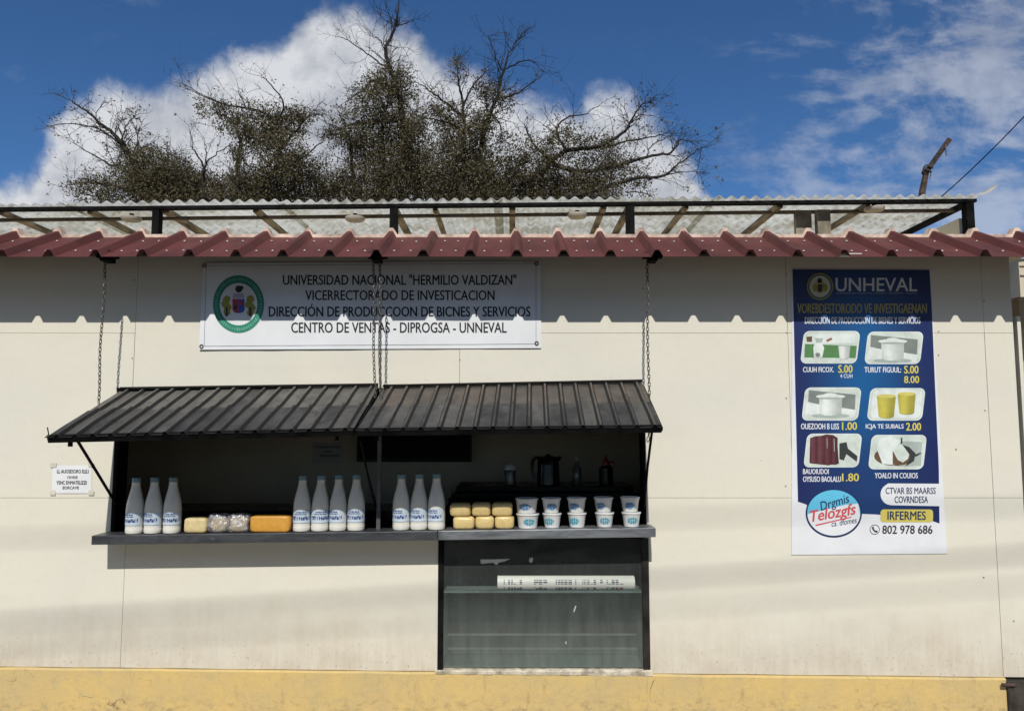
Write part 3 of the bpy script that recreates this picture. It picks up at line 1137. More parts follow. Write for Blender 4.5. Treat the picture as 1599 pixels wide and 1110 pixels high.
# ------------------------------------------------------------------ awnings
AF = -0.486
def awning(name_label, bl, br, fl_, frr, mats, nribs, seedv, overl):
    """bl, br: corners at the wall; fl_, frr: corners at the front (world points)"""
    mid = (bl + br) / 2
    root = thing('awning', (mid.x, mid.y, mid.z), name_label, 'awning', 'ribbed metal awnings over the serving hatch')
    nrm = (frr - fl_).cross(bl - fl_).normalized()
    if nrm.z < 0:
        nrm = -nrm

    def pt(s, t, h):
        p = bl.lerp(br, s).lerp(fl_.lerp(frr, s), t)
        w = 0.0035 * mnoise.noise(Vector((s * 6 + seedv, t * 3, 0)))
        return p + nrm * (h + w)
    rb = 0.17 / nribs
    tp_ = 0.06 / nribs
    prof = [(0, 0.0)]
    for k in range(nribs):
        c_ = (k + 0.6) / nribs
        prof += [(c_ - rb, 0), (c_ - tp_, 0.013), (c_ + tp_, 0.013), (c_ + rb, 0)]
    prof.append((1, 0.0))
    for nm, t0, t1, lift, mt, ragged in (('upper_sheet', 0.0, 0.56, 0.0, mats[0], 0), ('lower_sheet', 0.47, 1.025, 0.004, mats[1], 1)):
        bm = BM()
        rows = []
        alt = [random.random() < (0.32 if ragged else 0.14) for _ in range(nribs + 2)]
        for j in range(6):
            row = []
            for i_, (s, h) in enumerate(prof):
                ta = t0
                if ragged:
                    ta = t0 + 0.05 * mnoise.noise(Vector((math.floor(i_ / 8) * 3.7 + seedv, 9, 0)))
                t = ta + (t1 - ta) * j / 5
                row.append(bm.verts.new(pt(s, t, h + lift)))
            rows.append(row)
        for a_, b_ in zip(rows, rows[1:]):
            for k in range(len(a_) - 1):
                q_ = bm.faces.new((a_[k], a_[k + 1], b_[k + 1], b_[k]))
                q_.material_index = 1 if (k % 4) in (1, 3) else (2 if alt[k // 4] else 0)  # rib sides take the painted groove shade
        bmesh.ops.recalc_face_normals(bm, faces=bm.faces)
        bmesh.ops.solidify(bm, geom=bm.faces[:], thickness=0.0012)
        build(nm, bm, [mt, M_rib_shade, mats[2] if ragged else mats[1]], root)
    dn = nrm * -0.017
    for nm, a_, b_, w, h in (('front_bar', fl_ + nrm * 0.008, frr + nrm * 0.008, 0.02, 0.03), ('rear_bar', bl, br, 0.02, 0.02), ('side_bar', bl, fl_, 0.018, 0.018), ('side_bar', br, frr, 0.018, 0.018)):
        bm = BM()
        ins = (b_ - a_).normalized() * (0.012 if nm == 'side_bar' else 0)
        bar(bm, a_ + dn + ins, b_ + dn - ins, w, h, nrm, 0, 0.0015)
        build(nm, bm, M_black, root)
    bm = BM()
    bar(bm, bl + nrm * 0.016 + Vector((0, 0.008, 0)), br + nrm * 0.016 + Vector((0, 0.008, 0)), 0.022, 0.006, nrm)
    build('hinge_flashing', bm, M_black, root)
    for s, dirx in ((0.06, 1), (0.94, -1)):
        bm = BM()
        q = pt(s, 0.97, -0.034)
        box(bm, (q.x - 0.007, q.y - 0.007, q.z - 0.018), (q.x + 0.007, q.y + 0.007, q.z + 0.01))
        build('lug', bm, M_black, root)
    return root, pt


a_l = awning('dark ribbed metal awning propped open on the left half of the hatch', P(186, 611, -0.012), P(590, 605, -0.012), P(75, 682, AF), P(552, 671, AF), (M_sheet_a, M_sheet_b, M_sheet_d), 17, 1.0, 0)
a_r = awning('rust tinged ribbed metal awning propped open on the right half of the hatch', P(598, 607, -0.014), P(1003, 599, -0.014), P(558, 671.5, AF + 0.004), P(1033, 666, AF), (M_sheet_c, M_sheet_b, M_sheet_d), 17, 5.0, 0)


def rod(name, pts, r, label, cat, group=None, mat=None):
    bm = BM()
    tube(bm, pts, r, 8)
    return tag(build(name, bm, mat or M_black, None, True, origin=pts[-1]), label, cat, group)


g_ = 'thin stay rods under the awnings'
rod('stay_rod', [P(121, 688, -0.44), P(150, 735, -0.24), P(181, 786, -0.012)], 0.0065, 'slanting black stay rod under the left end of the left awning', 'rod', g_)
rod('stay_rod', [P(1018, 674, -0.40), P(1011, 730, -0.2), P(1006, 792, -0.012)], 0.006, 'black stay rod under the right end of the right awning', 'rod', g_)
rod('stay_rod', [P(563, 688, -0.40), P(574, 740, -0.2), P(587, 792, 0.0)], 0.005, 'dark stay rod just left of the thin grey hatch post', 'rod', g_)
rod('hook_wire', [P(74, 667, AF), P(76, 678, AF), P(70, 683, AF - 0.01), P(80, 681, AF)], 0.0025, 'bent wire hook on the front left corner of the left awning', 'wire')


# chains
def chain(top, bot, label):
    bm = BM()
    d = bot - top
    L = d.length
    n = max(2, int(L / 0.0185))
    dn = d.normalized()
    sx = dn.cross(Vector((0, 1, 0))).normalized()
    sy = dn.cross(sx).normalized()
    for i in range(n):
        c = top + dn * (L * (i + 0.5) / n)
        c = c + sx * (0.0025 * math.sin(i * 0.23)) + sy * 0.002 * math.sin(i * 0.31 + 1)
        side = sx if i % 2 else sy
        side = (side * math.cos(0.5) + (sy if i % 2 else -sx) * math.sin(0.5)).normalized()
        pts = []
        for k in range(10):
            a_ = 2 * math.pi * k / 10
            pts.append(c + dn * (math.cos(a_) * 0.0125) + side * (math.sin(a_) * 0.0058))
        tube(bm, pts, 0.0021, 5, closed=True)
    return tag(build('chain', bm, M_chain, None, True, origin=top), label, 'chain', 'chains that hold up the awnings')


CHY = -0.165
chain(P(164.5, 408, CHY), P(153, 630, CHY), 'thin steel chain at the far left holding up the left awning')
chain(P(583, 410, CHY), P(585, 620, CHY), 'left one of the two chains crossing the banner')
chain(P(593, 410, CHY), P(593.5, 622, CHY), 'right one of the two chains crossing the banner')
chain(P(1010, 408, CHY), P(1013.5, 622, CHY), 'thin steel chain at the right end of the right awning')
c_ = chain(P(1014, 672, -0.42), P(1011, 690, -0.42), 'short loose chain end dangling under the right corner of the right awning')
c_['group'] = 'loose chain ends'

# ------------------------------------------------------------------ banner over the hatch
K_white = ink('vinyl_white', (0.76, 0.78, 0.80))
K_black = ink('print_black', (0.022, 0.022, 0.028))
K_green = ink('seal_green', (0.035, 0.24, 0.16))
K_olive = ink('seal_olive', (0.30, 0.30, 0.05))
K_redp = ink('seal_red', (0.40, 0.05, 0.07))
K_bluep = ink('seal_blue', (0.05, 0.10, 0.42))
K_line = ink('hair_line_grey', (0.16, 0.16, 0.17))


def bsag(p):
    return -0.0055 - 0.005 * (mnoise.noise(Vector((p.x * 1.6, p.z * 2.2, 3))) + 0.5) - 0.0026 * mnoise.noise(Vector((p.x * 7, p.z * 2.5, 9)))


def on_banner(layer):
    def at(px, py):
        p = P(px, py, -0.008)
        return Vector((p.x, bsag(p) - 0.0009 * layer, p.z))
    return at


ban = thing('banner', P(578, 545, 0), 'long white banner with green seal and black capitals above the awnings', 'banner')
bm = BM()
c4 = [(317, 411), (845, 408), (845, 543.5), (311, 546)]
nx, nz = 48, 12
grid = []
for j in range(nz + 1):
    row = []
    for i in range(nx + 1):
        s, t = i / nx, j / nz
        x = (c4[0][0] * (1 - s) + c4[1][0] * s) * (1 - t) + (c4[3][0] * (1 - s) + c4[2][0] * s) * t
        y = (c4[0][1] * (1 - s) + c4[1][1] * s) * (1 - t) + (c4[3][1] * (1 - s) + c4[2][1] * s) * t
        row.append(bm.verts.new(on_banner(0)(x, y)))
    grid.append(row)
for j in range(nz):
    for i in range(nx):
        bm.faces.new((grid[j][i], grid[j][i + 1], grid[j + 1][i + 1], grid[j + 1][i]))
build('vinyl_sheet', bm, K_white, ban, smooth='all')
at = on_banner(1.2)
bm = BM()
for (p, q) in (((322, 415), (837, 411.5)), ((837, 411.5), (837, 537)), ((837, 537), (319, 540.5)), ((319, 540.5), (322, 415))):
    n_ = 24
    vx, vy = q[0] - p[0], q[1] - p[1]
    ln = math.hypot(vx, vy)
    ox, oy = -vy / ln * 0.3, vx / ln * 0.3
    for k in range(n_):
        a0, a1 = k / n_, (k + 1) / n_
        poly_into(bm, [(p[0] + vx * a0 + ox, p[1] + vy * a0 + oy), (p[0] + vx * a1 + ox, p[1] + vy * a1 + oy), (p[0] + vx * a1 - ox, p[1] + vy * a1 - oy), (p[0] + vx * a0 - ox, p[1] + vy * a0 - oy)], at)
build('border_line', bm, K_line, ban)
for (x, y) in ((319, 415), (838, 412), (838, 536), (315, 541)):
    bm = BM()
    c = on_banner(0)(x, y)
    pts = [c + Vector((0.008 * math.cos(2 * math.pi * k / 14), -0.002, 0.008 * math.sin(2 * math.pi * k / 14))) for k in range(14)]
    tube(bm, pts, 0.0028, 6, closed=True)
    build('eyelet', bm, M_chain, ban, True)
for body, bx in (('UNIVERSIDAD NACIONAL "HERMILIO VALDIZAN"', (442, 429, 806, 445)), ('VICERRECTORADO DE INVESTICACION', (477, 453.5, 772, 468.8)),
                 ('DIRECCIÓN DE PRODUCCOON DE BICNES Y SERVICIOS', (420, 474.8, 828, 494.3)), ('CENTRO DE VENTAS - DIPROGSA - UNNEVAL', (455, 503.5, 791, 519.5))):
    bm = BM()
    text_into(bm, body, bx, at, 0.036)
    build('lettering', bm, K_black, ban)
# seal: ring, white field, tree-like supporters, shield, crest
seal = None
bm = BM()
ring_into(bm, 372.5, 475, (40, 45), (29.5, 33), at, 0)
seal = build('seal_ring', bm, K_green, ban)
bm = BM()
at2 = on_banner(2.4)
rnd = random.Random(5)
for k in range(58):                                 # ring legend, too small to read in the photograph
    a_ = 2 * math.pi * k / 58
    if 0.9 < a_ < 2.2 or rnd.random() < 0.15:
        pass
    cx, cy = 372.5 + 35 * math.cos(a_), 475 + 39.3 * math.sin(a_)
    tx, ty = -math.sin(a_), math.cos(a_)
    rx, ry = math.cos(a_), math.sin(a_)
    w, h = rnd.uniform(0.6, 1.2), rnd.uniform(1.6, 2.8)
    poly_into(bm, [(cx + tx * w + rx * h, cy + ty * w + ry * h), (cx - tx * w + rx * h, cy - ty * w + ry * h), (cx - tx * w - rx * h, cy - ty * w - ry * h), (cx + tx * w - rx * h, cy + ty * w - ry * h)], at2)
build('ring_legend', bm, ink('seal_pale_green', (0.16, 0.42, 0.32)), seal)
bm = BM()
for sgn in (-1, 1):
    cx = 372.5 + sgn * 18.5
    for (dx_, dy_, rx, ry) in ((0, -9, 6, 6), (-2, -1, 6.5, 6), (2, 5, 6, 6), (0, 12, 5, 5), (-3, -5, 4, 6)):
        poly_into(bm, [(x + rnd.uniform(-.8, .8), y + rnd.uniform(-.8, .8)) for x, y in ell(cx + dx_, 476 + dy_, rx, ry, 11)], lambda x, y, z_=rnd.random() * 0.5: on_banner(1.2 + z_)(x, y), 0)
    poly_into(bm, [(cx - 1.3, 480), (cx + 1.3, 480), (cx + 1.6, 494), (cx - 1.6, 494)], on_banner(1.9), 3)
poly_into(bm, [(363, 467), (372.5, 467), (372.5, 489), (366, 488), (363, 484)], on_banner(1.3), 1)
poly_into(bm, [(372.5, 467), (382, 467), (382, 484), (379, 488), (372.5, 489)], on_banner(1.35), 2)
poly_into(bm, [(365, 478), (370, 476), (370, 484), (366, 483)], on_banner(2.0), 3)
poly_into(bm, [(374, 470), (380, 470), (379, 477), (375, 477)], on_banner(2.0), 1)
poly_into(bm, [(365, 458), (380, 458), (382, 466), (363, 466)], on_banner(1.4), 4)
poly_into(bm, ell(373, 451.5, 5.5, 5.5, 12), on_banner(1.9), 3)
poly_into(bm, ell(377, 449.5, 3.5, 3, 9), on_banner(2.1), 3)
build('seal_emblem', bm, [K_olive, K_redp, K_bluep, ink('seal_dark', (0.03, 0.028, 0.03)), ink('seal_lilac', (0.45, 0.42, 0.52))], ban)


# ------------------------------------------------------------------ blue price poster
def poster_blue():
    m, nt, b = newmat('poster_blue_print')
    pos = nt.n('ShaderNodeNewGeometry').outputs['Position']
    s = nt.n('ShaderNodeSeparateXYZ', inp={0: pos})
    cx = P(1350, 640).x
    fx = nt.ramp(nt.math('ABSOLUTE', nt.math('SUBTRACT', s.outputs[0], cx)), 0.0, 0.34, 1.0, 0.0)
    fz = nt.ramp(nt.math('ABSOLUTE', nt.math('SUBTRACT', s.outputs[2], P(1350, 580).z)), 0.08, 0.55, 1.0, 0.25)
    f = nt.math('MULTIPLY', fx, fz)
    col = nt.mix(f, (0.010, 0.020, 0.105), (0.006, 0.105, 0.30))
    col = nt.mix(nt.math('MULTIPLY', nt.ramp(nt.noise(pos, 6, 4), 0.4, 0.7), 0.25), col, (0.012, 0.035, 0.12))
    nt.put(b.inputs['Base Color'], col)
    b.inputs['Roughness'].default_value = 0.42
    return m


K_blue = poster_blue()
K_paper = ink('poster_white', (0.74, 0.76, 0.79))
K_yel = ink('poster_yellow', (0.68, 0.58, 0.10))
K_gold = ink('poster_gold', (0.34, 0.29, 0.10))
K_sky = ink('logo_sky_blue', (0.12, 0.50, 0.72))
K_navy = ink('logo_navy', (0.012, 0.03, 0.10))
K_lred = ink('logo_red', (0.62, 0.09, 0.10))
K_lpaper = ink('photo_pale', (0.62, 0.70, 0.64))
K_cup = ink('photo_white', (0.74, 0.80, 0.77))
K_cupsh = ink('photo_grey_green', (0.40, 0.47, 0.44))
K_pgreen = ink('photo_green', (0.10, 0.24, 0.09))
K_pyel = ink('photo_yellow', (0.52, 0.47, 0.07))
K_pyel2 = ink('photo_yellow_light', (0.64, 0.58, 0.16))
K_plum = ink('photo_plum', (0.085, 0.028, 0.04))
K_plum2 = ink('photo_plum_light', (0.17, 0.06, 0.075))
K_char = ink('photo_charcoal', (0.045, 0.05, 0.05))
K_brown = ink('photo_brown', (0.15, 0.09, 0.05))
K_gray = ink('photo_mid_grey', (0.22, 0.25, 0.23))


def on_poster(layer):
    return lambda px, py: P(px, py, -0.004 - 0.0007 * layer)


pos_ = thing('poster', P(1357, 866, 0), 'tall blue price poster with six product photos on the right of the wall', 'poster')
bm = BM()
pp = [(1237, 420), (1452, 421), (1458, 520), (1479, 864), (1236, 866)]
pa_ = [P(*q, -0.0012) for q in pp]
pb_ = [P(*q, -0.004) for q in pp]
va = [bm.verts.new(q) for q in pa_]
vb = [bm.verts.new(q) for q in pb_]
bm.faces.new(vb)
bm.faces.new(va[::-1])
for i in range(5):
    bm.faces.new((va[i], va[(i + 1) % 5], vb[(i + 1) % 5], vb[i]))
build('poster_sheet', bm, K_paper, pos_)
bm = BM()
low = [(1467, 817), (1450, 811), (1425, 808), (1395, 806), (1370, 803), (1348, 802), (1330, 803), (1300, 808), (1275, 800), (1258, 787), (1246, 783)]
poly_into(bm, [(1237.5, 420.5), (1451.5, 421.5), (1455, 480), (1460, 600), (1466, 730)] + low, on_poster(0.6))
build('blue_field', bm, K_blue, pos_)
# heading
bm = BM()
text_into(bm, 'UNHEVAL', (1305, 434, 1432, 455), on_poster(1.4), 0.03)
build('lettering', bm, ink('heading_grey_white', (0.62, 0.62, 0.66)), pos_)
bm = BM()
text_into(bm, 'UNIVERSIDAD NACIONAL HERMILIO VALDIZAN - Huanuco', (1306, 456.5, 1432, 459), on_poster(1.4), 0.01)
build('lettering', bm, ink('heading_grey', (0.35, 0.35, 0.42)), pos_)
bm = BM()
ring_into(bm, 1280.5, 447.5, (20.5, 21), (18.5, 19), on_poster(1.4), 0)
poly_into(bm, ell(1280.5, 447.5, 16.5, 17, 26), on_poster(1.4), 1)
poly_into(bm, ell(1280.5, 448, 9, 9.5, 16), on_poster(2.1), 3)
poly_into(bm, ell(1280, 438, 4, 4, 10), on_poster(2.1), 2)
poly_into(bm, ell(1273, 449, 4, 6, 10), on_poster(2.7), 0)
poly_into(bm, ell(1288, 449, 4, 6, 10), on_poster(2.7), 0)
poly_into(bm, [(1277, 444), (1284, 444), (1284, 454), (1280.5, 457), (1277, 454)], on_poster(3.2), 2)
build('small_seal', bm, [K_olive, ink('seal_cream', (0.50, 0.52, 0.42)), K_char, ink('seal_gold', (0.42, 0.36, 0.14))], pos_)
for body, bx, mt, bd in (('VOREBDESTORODO VE INVESTIGAENAN', (1245, 474, 1447, 489), K_gold, 0.045), ('DIRECCION DE PRODUCCION DE BIENES Y SERVICIOS', (1257, 495, 1437, 505.5), K_paper, 0.035),
                         ('CUUH FICOX.', (1254, 573, 1302, 581), K_paper, 0.045), ('S.00', (1309, 570, 1331, 582), K_yel, 0.05), ('4 CUH', (1312, 584, 1331, 590), K_paper, 0.03),
                         ('TURUT FIGUUL:', (1350, 573, 1407, 581.5), K_paper, 0.045), ('S.00', (1412, 571, 1434, 583), K_yel, 0.05), ('8.00', (1412, 587, 1435, 598), K_yel, 0.05),
                         ('OUEZOOH B LISS', (1251, 661, 1310, 670), K_paper, 0.045), ('1.00', (1315, 659, 1338, 671), K_yel, 0.05),
                         ('ICJA TE SUIIALS', (1352, 662, 1411, 671), K_paper, 0.045), ('2.00', (1415, 660, 1438, 672), K_yel, 0.05),
                         ('BAUOIUDOI', (1254, 732, 1294, 740), K_paper, 0.045), ('OYSUSO BAOLALU', (1254, 743.5, 1313, 752), K_paper, 0.045), ('1.80', (1315, 739, 1341, 751), K_yel, 0.05),
                         ('YOALO IN COUIOS', (1366, 738, 1433, 746.5), K_paper, 0.045)):
    bm = BM()
    text_into(bm, body, bx, on_poster(1.4), bd)
    build('lettering', bm, mt, pos_)


def picture(bx, shapes, skew=6.0):
    x0, y0, x1, y1 = bx
    bm = BM()
    mats = []

    def mi(mt):
        if mt not in mats:
            mats.append(mt)
        return mats.index(mt)
    poly_into(bm, rrect(x0 - 1.5, y0 - 1.2, x1 + 1.5, y1 + 1.5, 9, skew), on_poster(1.3), mi(K_cup))
    poly_into(bm, rrect(x0, y0, x1, y1, 8, skew), on_poster(1.9), mi(K_lpaper))
    for li, (mt, pts) in enumerate(shapes):
        poly_into(bm, pts, on_poster(2.5 + li * 0.16), mi(mt))
    build('product_photo', bm, mats, pos_)


def shades(base, ks):
    return [ink('photo_tone_%d_%d_%d' % tuple(int(c * k * 999) for c in base), tuple(c * k for c in base)) for k in ks]


def round_side(base, x0, x1, y0, y1, taper, dip, n=9, light=0.3):
    """strips that show the rounded side of a vessel: lit at one side, falling off at the other"""
    ks = []
    for i in range(n):
        t = (i + 0.5) / n
        ks.append(round(0.62 + 0.42 * math.exp(-((t - light) / 0.33) ** 2), 3))
    out = []
    cx = (x0 + x1) / 2
    for i, mt in enumerate(shades(base, ks)):
        a_, b_ = i / n, (i + 1) / n
        xa, xb = x0 + (x1 - x0) * a_, x0 + (x1 - x0) * b_
        la, lb_ = cx + (xa - cx) * taper, cx + (xb - cx) * taper
        da, db = dip * math.sqrt(max(0, 1 - (2 * a_ - 1) ** 2)), dip * math.sqrt(max(0, 1 - (2 * b_ - 1) ** 2))
        out.append((mt, [(xa, y0), (xb, y0), (lb_, y1 + db), (la, y1 + da)]))
    return out


picture((1254, 518, 1339, 566), [(K_cup, [(1262, 521), (1336, 521), (1335, 536), (1259, 536)]), (K_pgreen, [(1257, 537), (1338, 540), (1336, 559), (1256, 558)]), (K_brown, [(1259, 526), (1268, 525), (1268, 534), (1260, 534)]),
                                  (ink('photo_rust', (0.30, 0.12, 0.07)), [(1290, 531), (1298, 527), (1300, 530), (1292, 534)]), (K_cup, [(1268, 527), (1290, 527), (1284, 537), (1287, 543), (1284, 558), (1271, 558), (1270, 543), (1272, 536)]),
                                  (K_cupsh, [(1272, 528), (1286, 528), (1283, 535), (1275, 535)]), (K_gray, ell(1277, 554, 4, 3.5, 10)), *round_side((0.76, 0.80, 0.76), 1309, 1328, 540, 559, 0.78, 2, 7)])
def pot(x, y, s=1.0):
    return [(K_gray, [(x - 34, y - 20), (x + 39, y - 13), (x + 38, y + 12), (x + 10, y + 10), (x - 35, y - 2)]), (K_cup, [(x - 38, y - 1), (x + 40, y + 11), (x + 37, y + 23), (x - 40, y + 18)]),
            (K_cupsh, ell(x, y + 20, 30, 3.5, 18)), *round_side((0.74, 0.80, 0.77), x - 18, x + 18, y - 8, y + 16, 0.95, 4), (K_cup, ell(x, y - 10, 23, 3.6, 20)), (K_cupsh, ell(x, y - 7.5, 20, 1.4, 16)), (K_cup, ell(x, y - 13, 10, 2.6, 14))]


picture((1354, 519, 1438, 567), pot(1394, 543))
picture((1256, 606, 1341, 655), pot(1297, 629))
picture((1358, 607, 1441, 655), [(K_cup, rrect(1361, 609, 1439, 653, 8, 6)), *round_side((0.56, 0.50, 0.09), 1369, 1399, 618, 650, 0.80, 3), (K_pyel2, ell(1384, 618.5, 15, 3.2, 18)), *round_side((0.56, 0.50, 0.09), 1402, 1430, 615, 644, 0.82, 3), (K_pyel2, ell(1416, 615, 14, 3.0, 18)),
                                  ])
picture((1259, 678, 1342, 728), [(K_plum, [(1265, 684), (1273, 681), (1284, 680), (1290, 678), (1301, 679), (1307, 683), (1310, 724), (1292, 726), (1264, 723)]), *round_side((0.14, 0.05, 0.06), 1266, 1276, 684, 722, 1.0, 2, 5), *round_side((0.16, 0.055, 0.065), 1277, 1287, 681, 723, 1.0, 2, 5), *round_side((0.14, 0.045, 0.055), 1288, 1298, 680, 724, 1.0, 2, 5), *round_side((0.12, 0.04, 0.05), 1299, 1308, 683, 723, 1.0, 2, 5),
                                  (K_cupsh, [(1302, 685), (1303, 685), (1303.5, 705), (1302.4, 705)]), (K_cupsh, [(1291, 684), (1291.8, 684), (1292, 700), (1291.2, 700)]), (K_char, [(1311, 692), (1322, 690), (1324, 700), (1339, 712), (1338, 720), (1322, 708), (1318, 718), (1311, 716)])])
picture((1360, 680, 1443, 731), [(K_cupsh, [(1400, 688), (1440, 690), (1438, 727), (1400, 728)]), (K_brown, ell(1397, 712, 32, 15, 22)), (K_cup, [(1369, 700), (1374, 684), (1390, 681), (1408, 688), (1404, 700), (1396, 726), (1378, 724)]), (K_lpaper, [(1396, 704), (1404, 690), (1421, 704), (1418, 716), (1410, 722), (1398, 716)]),
                                  (K_brown, [(1394, 703), (1403, 720), (1394, 726)]), (K_char, [(1409, 694), (1420, 698), (1430, 708), (1427, 720), (1414, 728), (1422, 712)]), (K_char, [(1407, 683), (1409, 683), (1409, 692), (1406, 694)]), (K_char, [(1428, 710), (1438, 706), (1438, 708), (1430, 713)])])
# lower part: white tab, yellow tab, phone number, round logo
bm = BM()
poly_into(bm, [(1467.3, 755), (1387, 754.5)] + ell(1392, 771.5, 17, 17, 14, 250, 110)[1:] + [(1392, 788.5), (1469, 790)], on_poster(1.5))
build('white_tab', bm, K_paper, pos_)
bm = BM()
poly_into(bm, rrect(1375, 795, 1457, 815, 5), on_poster(1.6))
build('yellow_tab', bm, ink('tab_yellow', (0.62, 0.54, 0.12)), pos_)
for body, bx, bd in (('CTVAR BS MAARSS', (1383, 761, 1461, 771), 0.03), ('COVRNDESA', (1397, 774.5, 1449, 785), 0.03), ('IRFERMES', (1386, 798, 1445.5, 811.5), 0.04), ('802 978 686', (1378, 820, 1456, 833), 0.035)):
    bm = BM()
    text_into(bm, body, bx, on_poster(2.4), bd)
    build('lettering', bm, K_navy if body[0] != '8' else K_black, pos_)
bm = BM()
ring_into(bm, 1366, 826.5, (7.8, 7.8), (6.9, 6.9), on_poster(1.6))
hs = [(1361.5, 823), (1363.5, 821.5), (1365, 824), (1364.2, 825.2), (1367.4, 828.5), (1368.6, 827.6), (1371, 829.4), (1369.4, 831.3), (1366.5, 830.6), (1362.8, 827)]
poly_into(bm, hs, on_poster(1.6))
build('phone_icon', bm, K_black, pos_)
bm = BM()
poly_into(bm, ell(1302, 801, 44, 38, 48), on_poster(1.5), 0)
poly_into(bm, ell(1302, 800.4, 41.5, 35.6, 48), on_poster(2.1), 1)
lowc = [p for p in ell(1302, 800.4, 41.5, 35.6, 48) if p[1] > 802]
poly_into(bm, sorted(lowc, key=lambda p: math.atan2(p[1] - 790, p[0] - 1302)) + [(1262, 802), (1290, 795), (1320, 788), (1340, 786)], on_poster(2.6), 2)
logo = build('round_logo', bm, [K_navy, K_sky, K_paper], pos_)
bm = BM()
text_into(bm, 'Drgmis', (1280, 777, 1327, 795), on_poster(3.2), 0.012, rot=R(17), shear=0.25)
build('lettering', bm, K_navy, logo)
bm = BM()
text_into(bm, 'Telozgfs', (1266, 791, 1337, 814), on_poster(3.7), 0.04, rot=R(10), shear=0.3)
poly_into(bm, [(1273, 819), (1330, 806), (1330, 807.5), (1274, 821)], on_poster(3.7))
build('lettering', bm, K_lred, logo)
bm = BM()
text_into(bm, 'ca. dfomes', (1298, 810, 1338, 819), on_poster(3.2), 0.012, rot=R(9), shear=0.3)
build('lettering', bm, K_navy, logo)


# ------------------------------------------------------------------ paper notices
def notice(corners, y, lines, label, mat_p, gap=0.0015):
    cx = sum(c[0] for c in corners) / 4
    cyb = max(c[1] for c in corners)
    r_ = thing('notice', P(cx, cyb, y), label, 'notice')
    bm = BM()
    nx_ = 6
    for k in range(nx_):
        for s0, s1 in ((k / nx_, (k + 1) / nx_),):
            q = []
            for (s, t) in ((s0, 0), (s1, 0), (s1, 1), (s0, 1)):
                x = (corners[0][0] * (1 - s) + corners[1][0] * s) * (1 - t) + (corners[3][0] * (1 - s) + corners[2][0] * s) * t
                yy_ = (corners[0][1] * (1 - s) + corners[1][1] * s) * (1 - t) + (corners[3][1] * (1 - s) + corners[2][1] * s) * t
                q.append((x, yy_, -0.0015 * math.sin(math.pi * s)))
            bm.faces.new([bm.verts.new(P(a_, b_, y + w_)) for a_, b_, w_ in q])
    bmesh.ops.remove_doubles(bm, verts=bm.verts, dist=1e-5)
    build('paper', bm, mat_p, r_, smooth='all')
    for body, bx in lines:
        bm = BM()
        text_into(bm, body, bx, lambda x, y_: P(x, y_, y - 0.0028), 0.03)
        build('lettering', bm, K_black, r_)
    return r_


nt1 = notice([(82, 727), (143, 726), (143, 770), (81, 770)], -0.003,
       [('LL AUOSESORO ELE.I', (89, 733, 138, 738.5)), ('CRVIDE', (105, 743, 121, 747)), ('YSNC ENMATELIZZI', (88, 750.5, 135, 756)), ('EORCAVE', (98, 759, 123, 763.5))],
       'small white paper notice taped left of the serving hatch', K_white)
for q in ([(78, 723), (88, 722), (88, 729), (79, 730)], [(137, 722), (147, 723), (147, 729), (138, 729)], [(77, 765), (86, 765), (86, 773), (78, 773)], [(138, 765), (147, 766), (146, 773), (138, 773)]):
    bm = BM()
    poly_into(bm, q, lambda x, y: P(x, y, -0.0062))
    build('tape', bm, simple('yellowed_tape', (0.66, 0.64, 0.55), 0.4), nt1)
notice([(487, 691), (535, 690), (534, 722), (488, 723)], IY - 0.004, [('A ununnuuuumuul', (493, 695, 530, 699)), ('nuun', (507, 703, 519, 706)), ('cuuucuuuuu', (499, 709, 530, 713))],
       'pale paper notice on the dark back wall inside the hatch', ink('paper_dim', (0.55, 0.53, 0.46)))


# ------------------------------------------------------------------ milk bottles
def plastic(name, col, sub=0.0, rough=0.35):
    m, nt, b = newmat(name)
    pos = nt.n('ShaderNodeTexCoord').outputs['Object']
    nt.put(b.inputs['Base Color'], nt.mix(nt.ramp(nt.noise(pos, 30, 3), 0.3, 0.7), col, tuple(c * 0.93 for c in col)))
    b.inputs['Roughness'].default_value = rough
    b.inputs['Coat Weight'].default_value = 0.3
    b.inputs['Coat Roughness'].default_value = 0.1
    if sub:
        b.inputs['Subsurface Weight'].default_value = sub
        b.inputs['Subsurface Radius'].default_value = (0.01, 0.009, 0.007)
        b.inputs['Subsurface Scale'].default_value = 0.5
    return m


M_milk = plastic('milk_filled_bottle', (0.80, 0.79, 0.72), 0.15)
M_milkcap = plastic('pale_blue_cap', (0.17, 0.30, 0.36), 0, 0.3)
M_label = plastic('clear_label', (0.60, 0.70, 0.79), 0, 0.4)
M_lblue = ink('label_blue', (0.018, 0.05, 0.22))
BH, BR = 0.258, 0.0405
BY = -0.088
proto_b = thing('milk_bottle', (0, 0, 0), 'x', 'bottle', 'milk bottles on the counter')
bm = BM()
pf = [(0.030, 0.0), (0.0385, 0.003), (BR, 0.010), (BR, 0.024), (BR - 0.0012, 0.030), (BR, 0.036), (BR, 0.108), (BR - 0.001, 0.122), (0.0375, 0.140), (0.0325, 0.163), (0.0265, 0.187), (0.0212, 0.208), (0.0185, 0.222), (0.0180, 0.230), (0.0200, 0.232), (0.0200, 0.235), (0.0175, 0.236), (0.0175, 0.240)]
lathe(bm, pf, 32)
build('body', bm, M_milk, proto_b, True, local=True)
bm = BM()
n_ = 36
prof = [(0.0172, 0.2372)] + [(0.0195, 0.2375), (0.0195, 0.255), (0.018, 0.2575), (0.008, 0.258)]
lathe(bm, prof, n_)
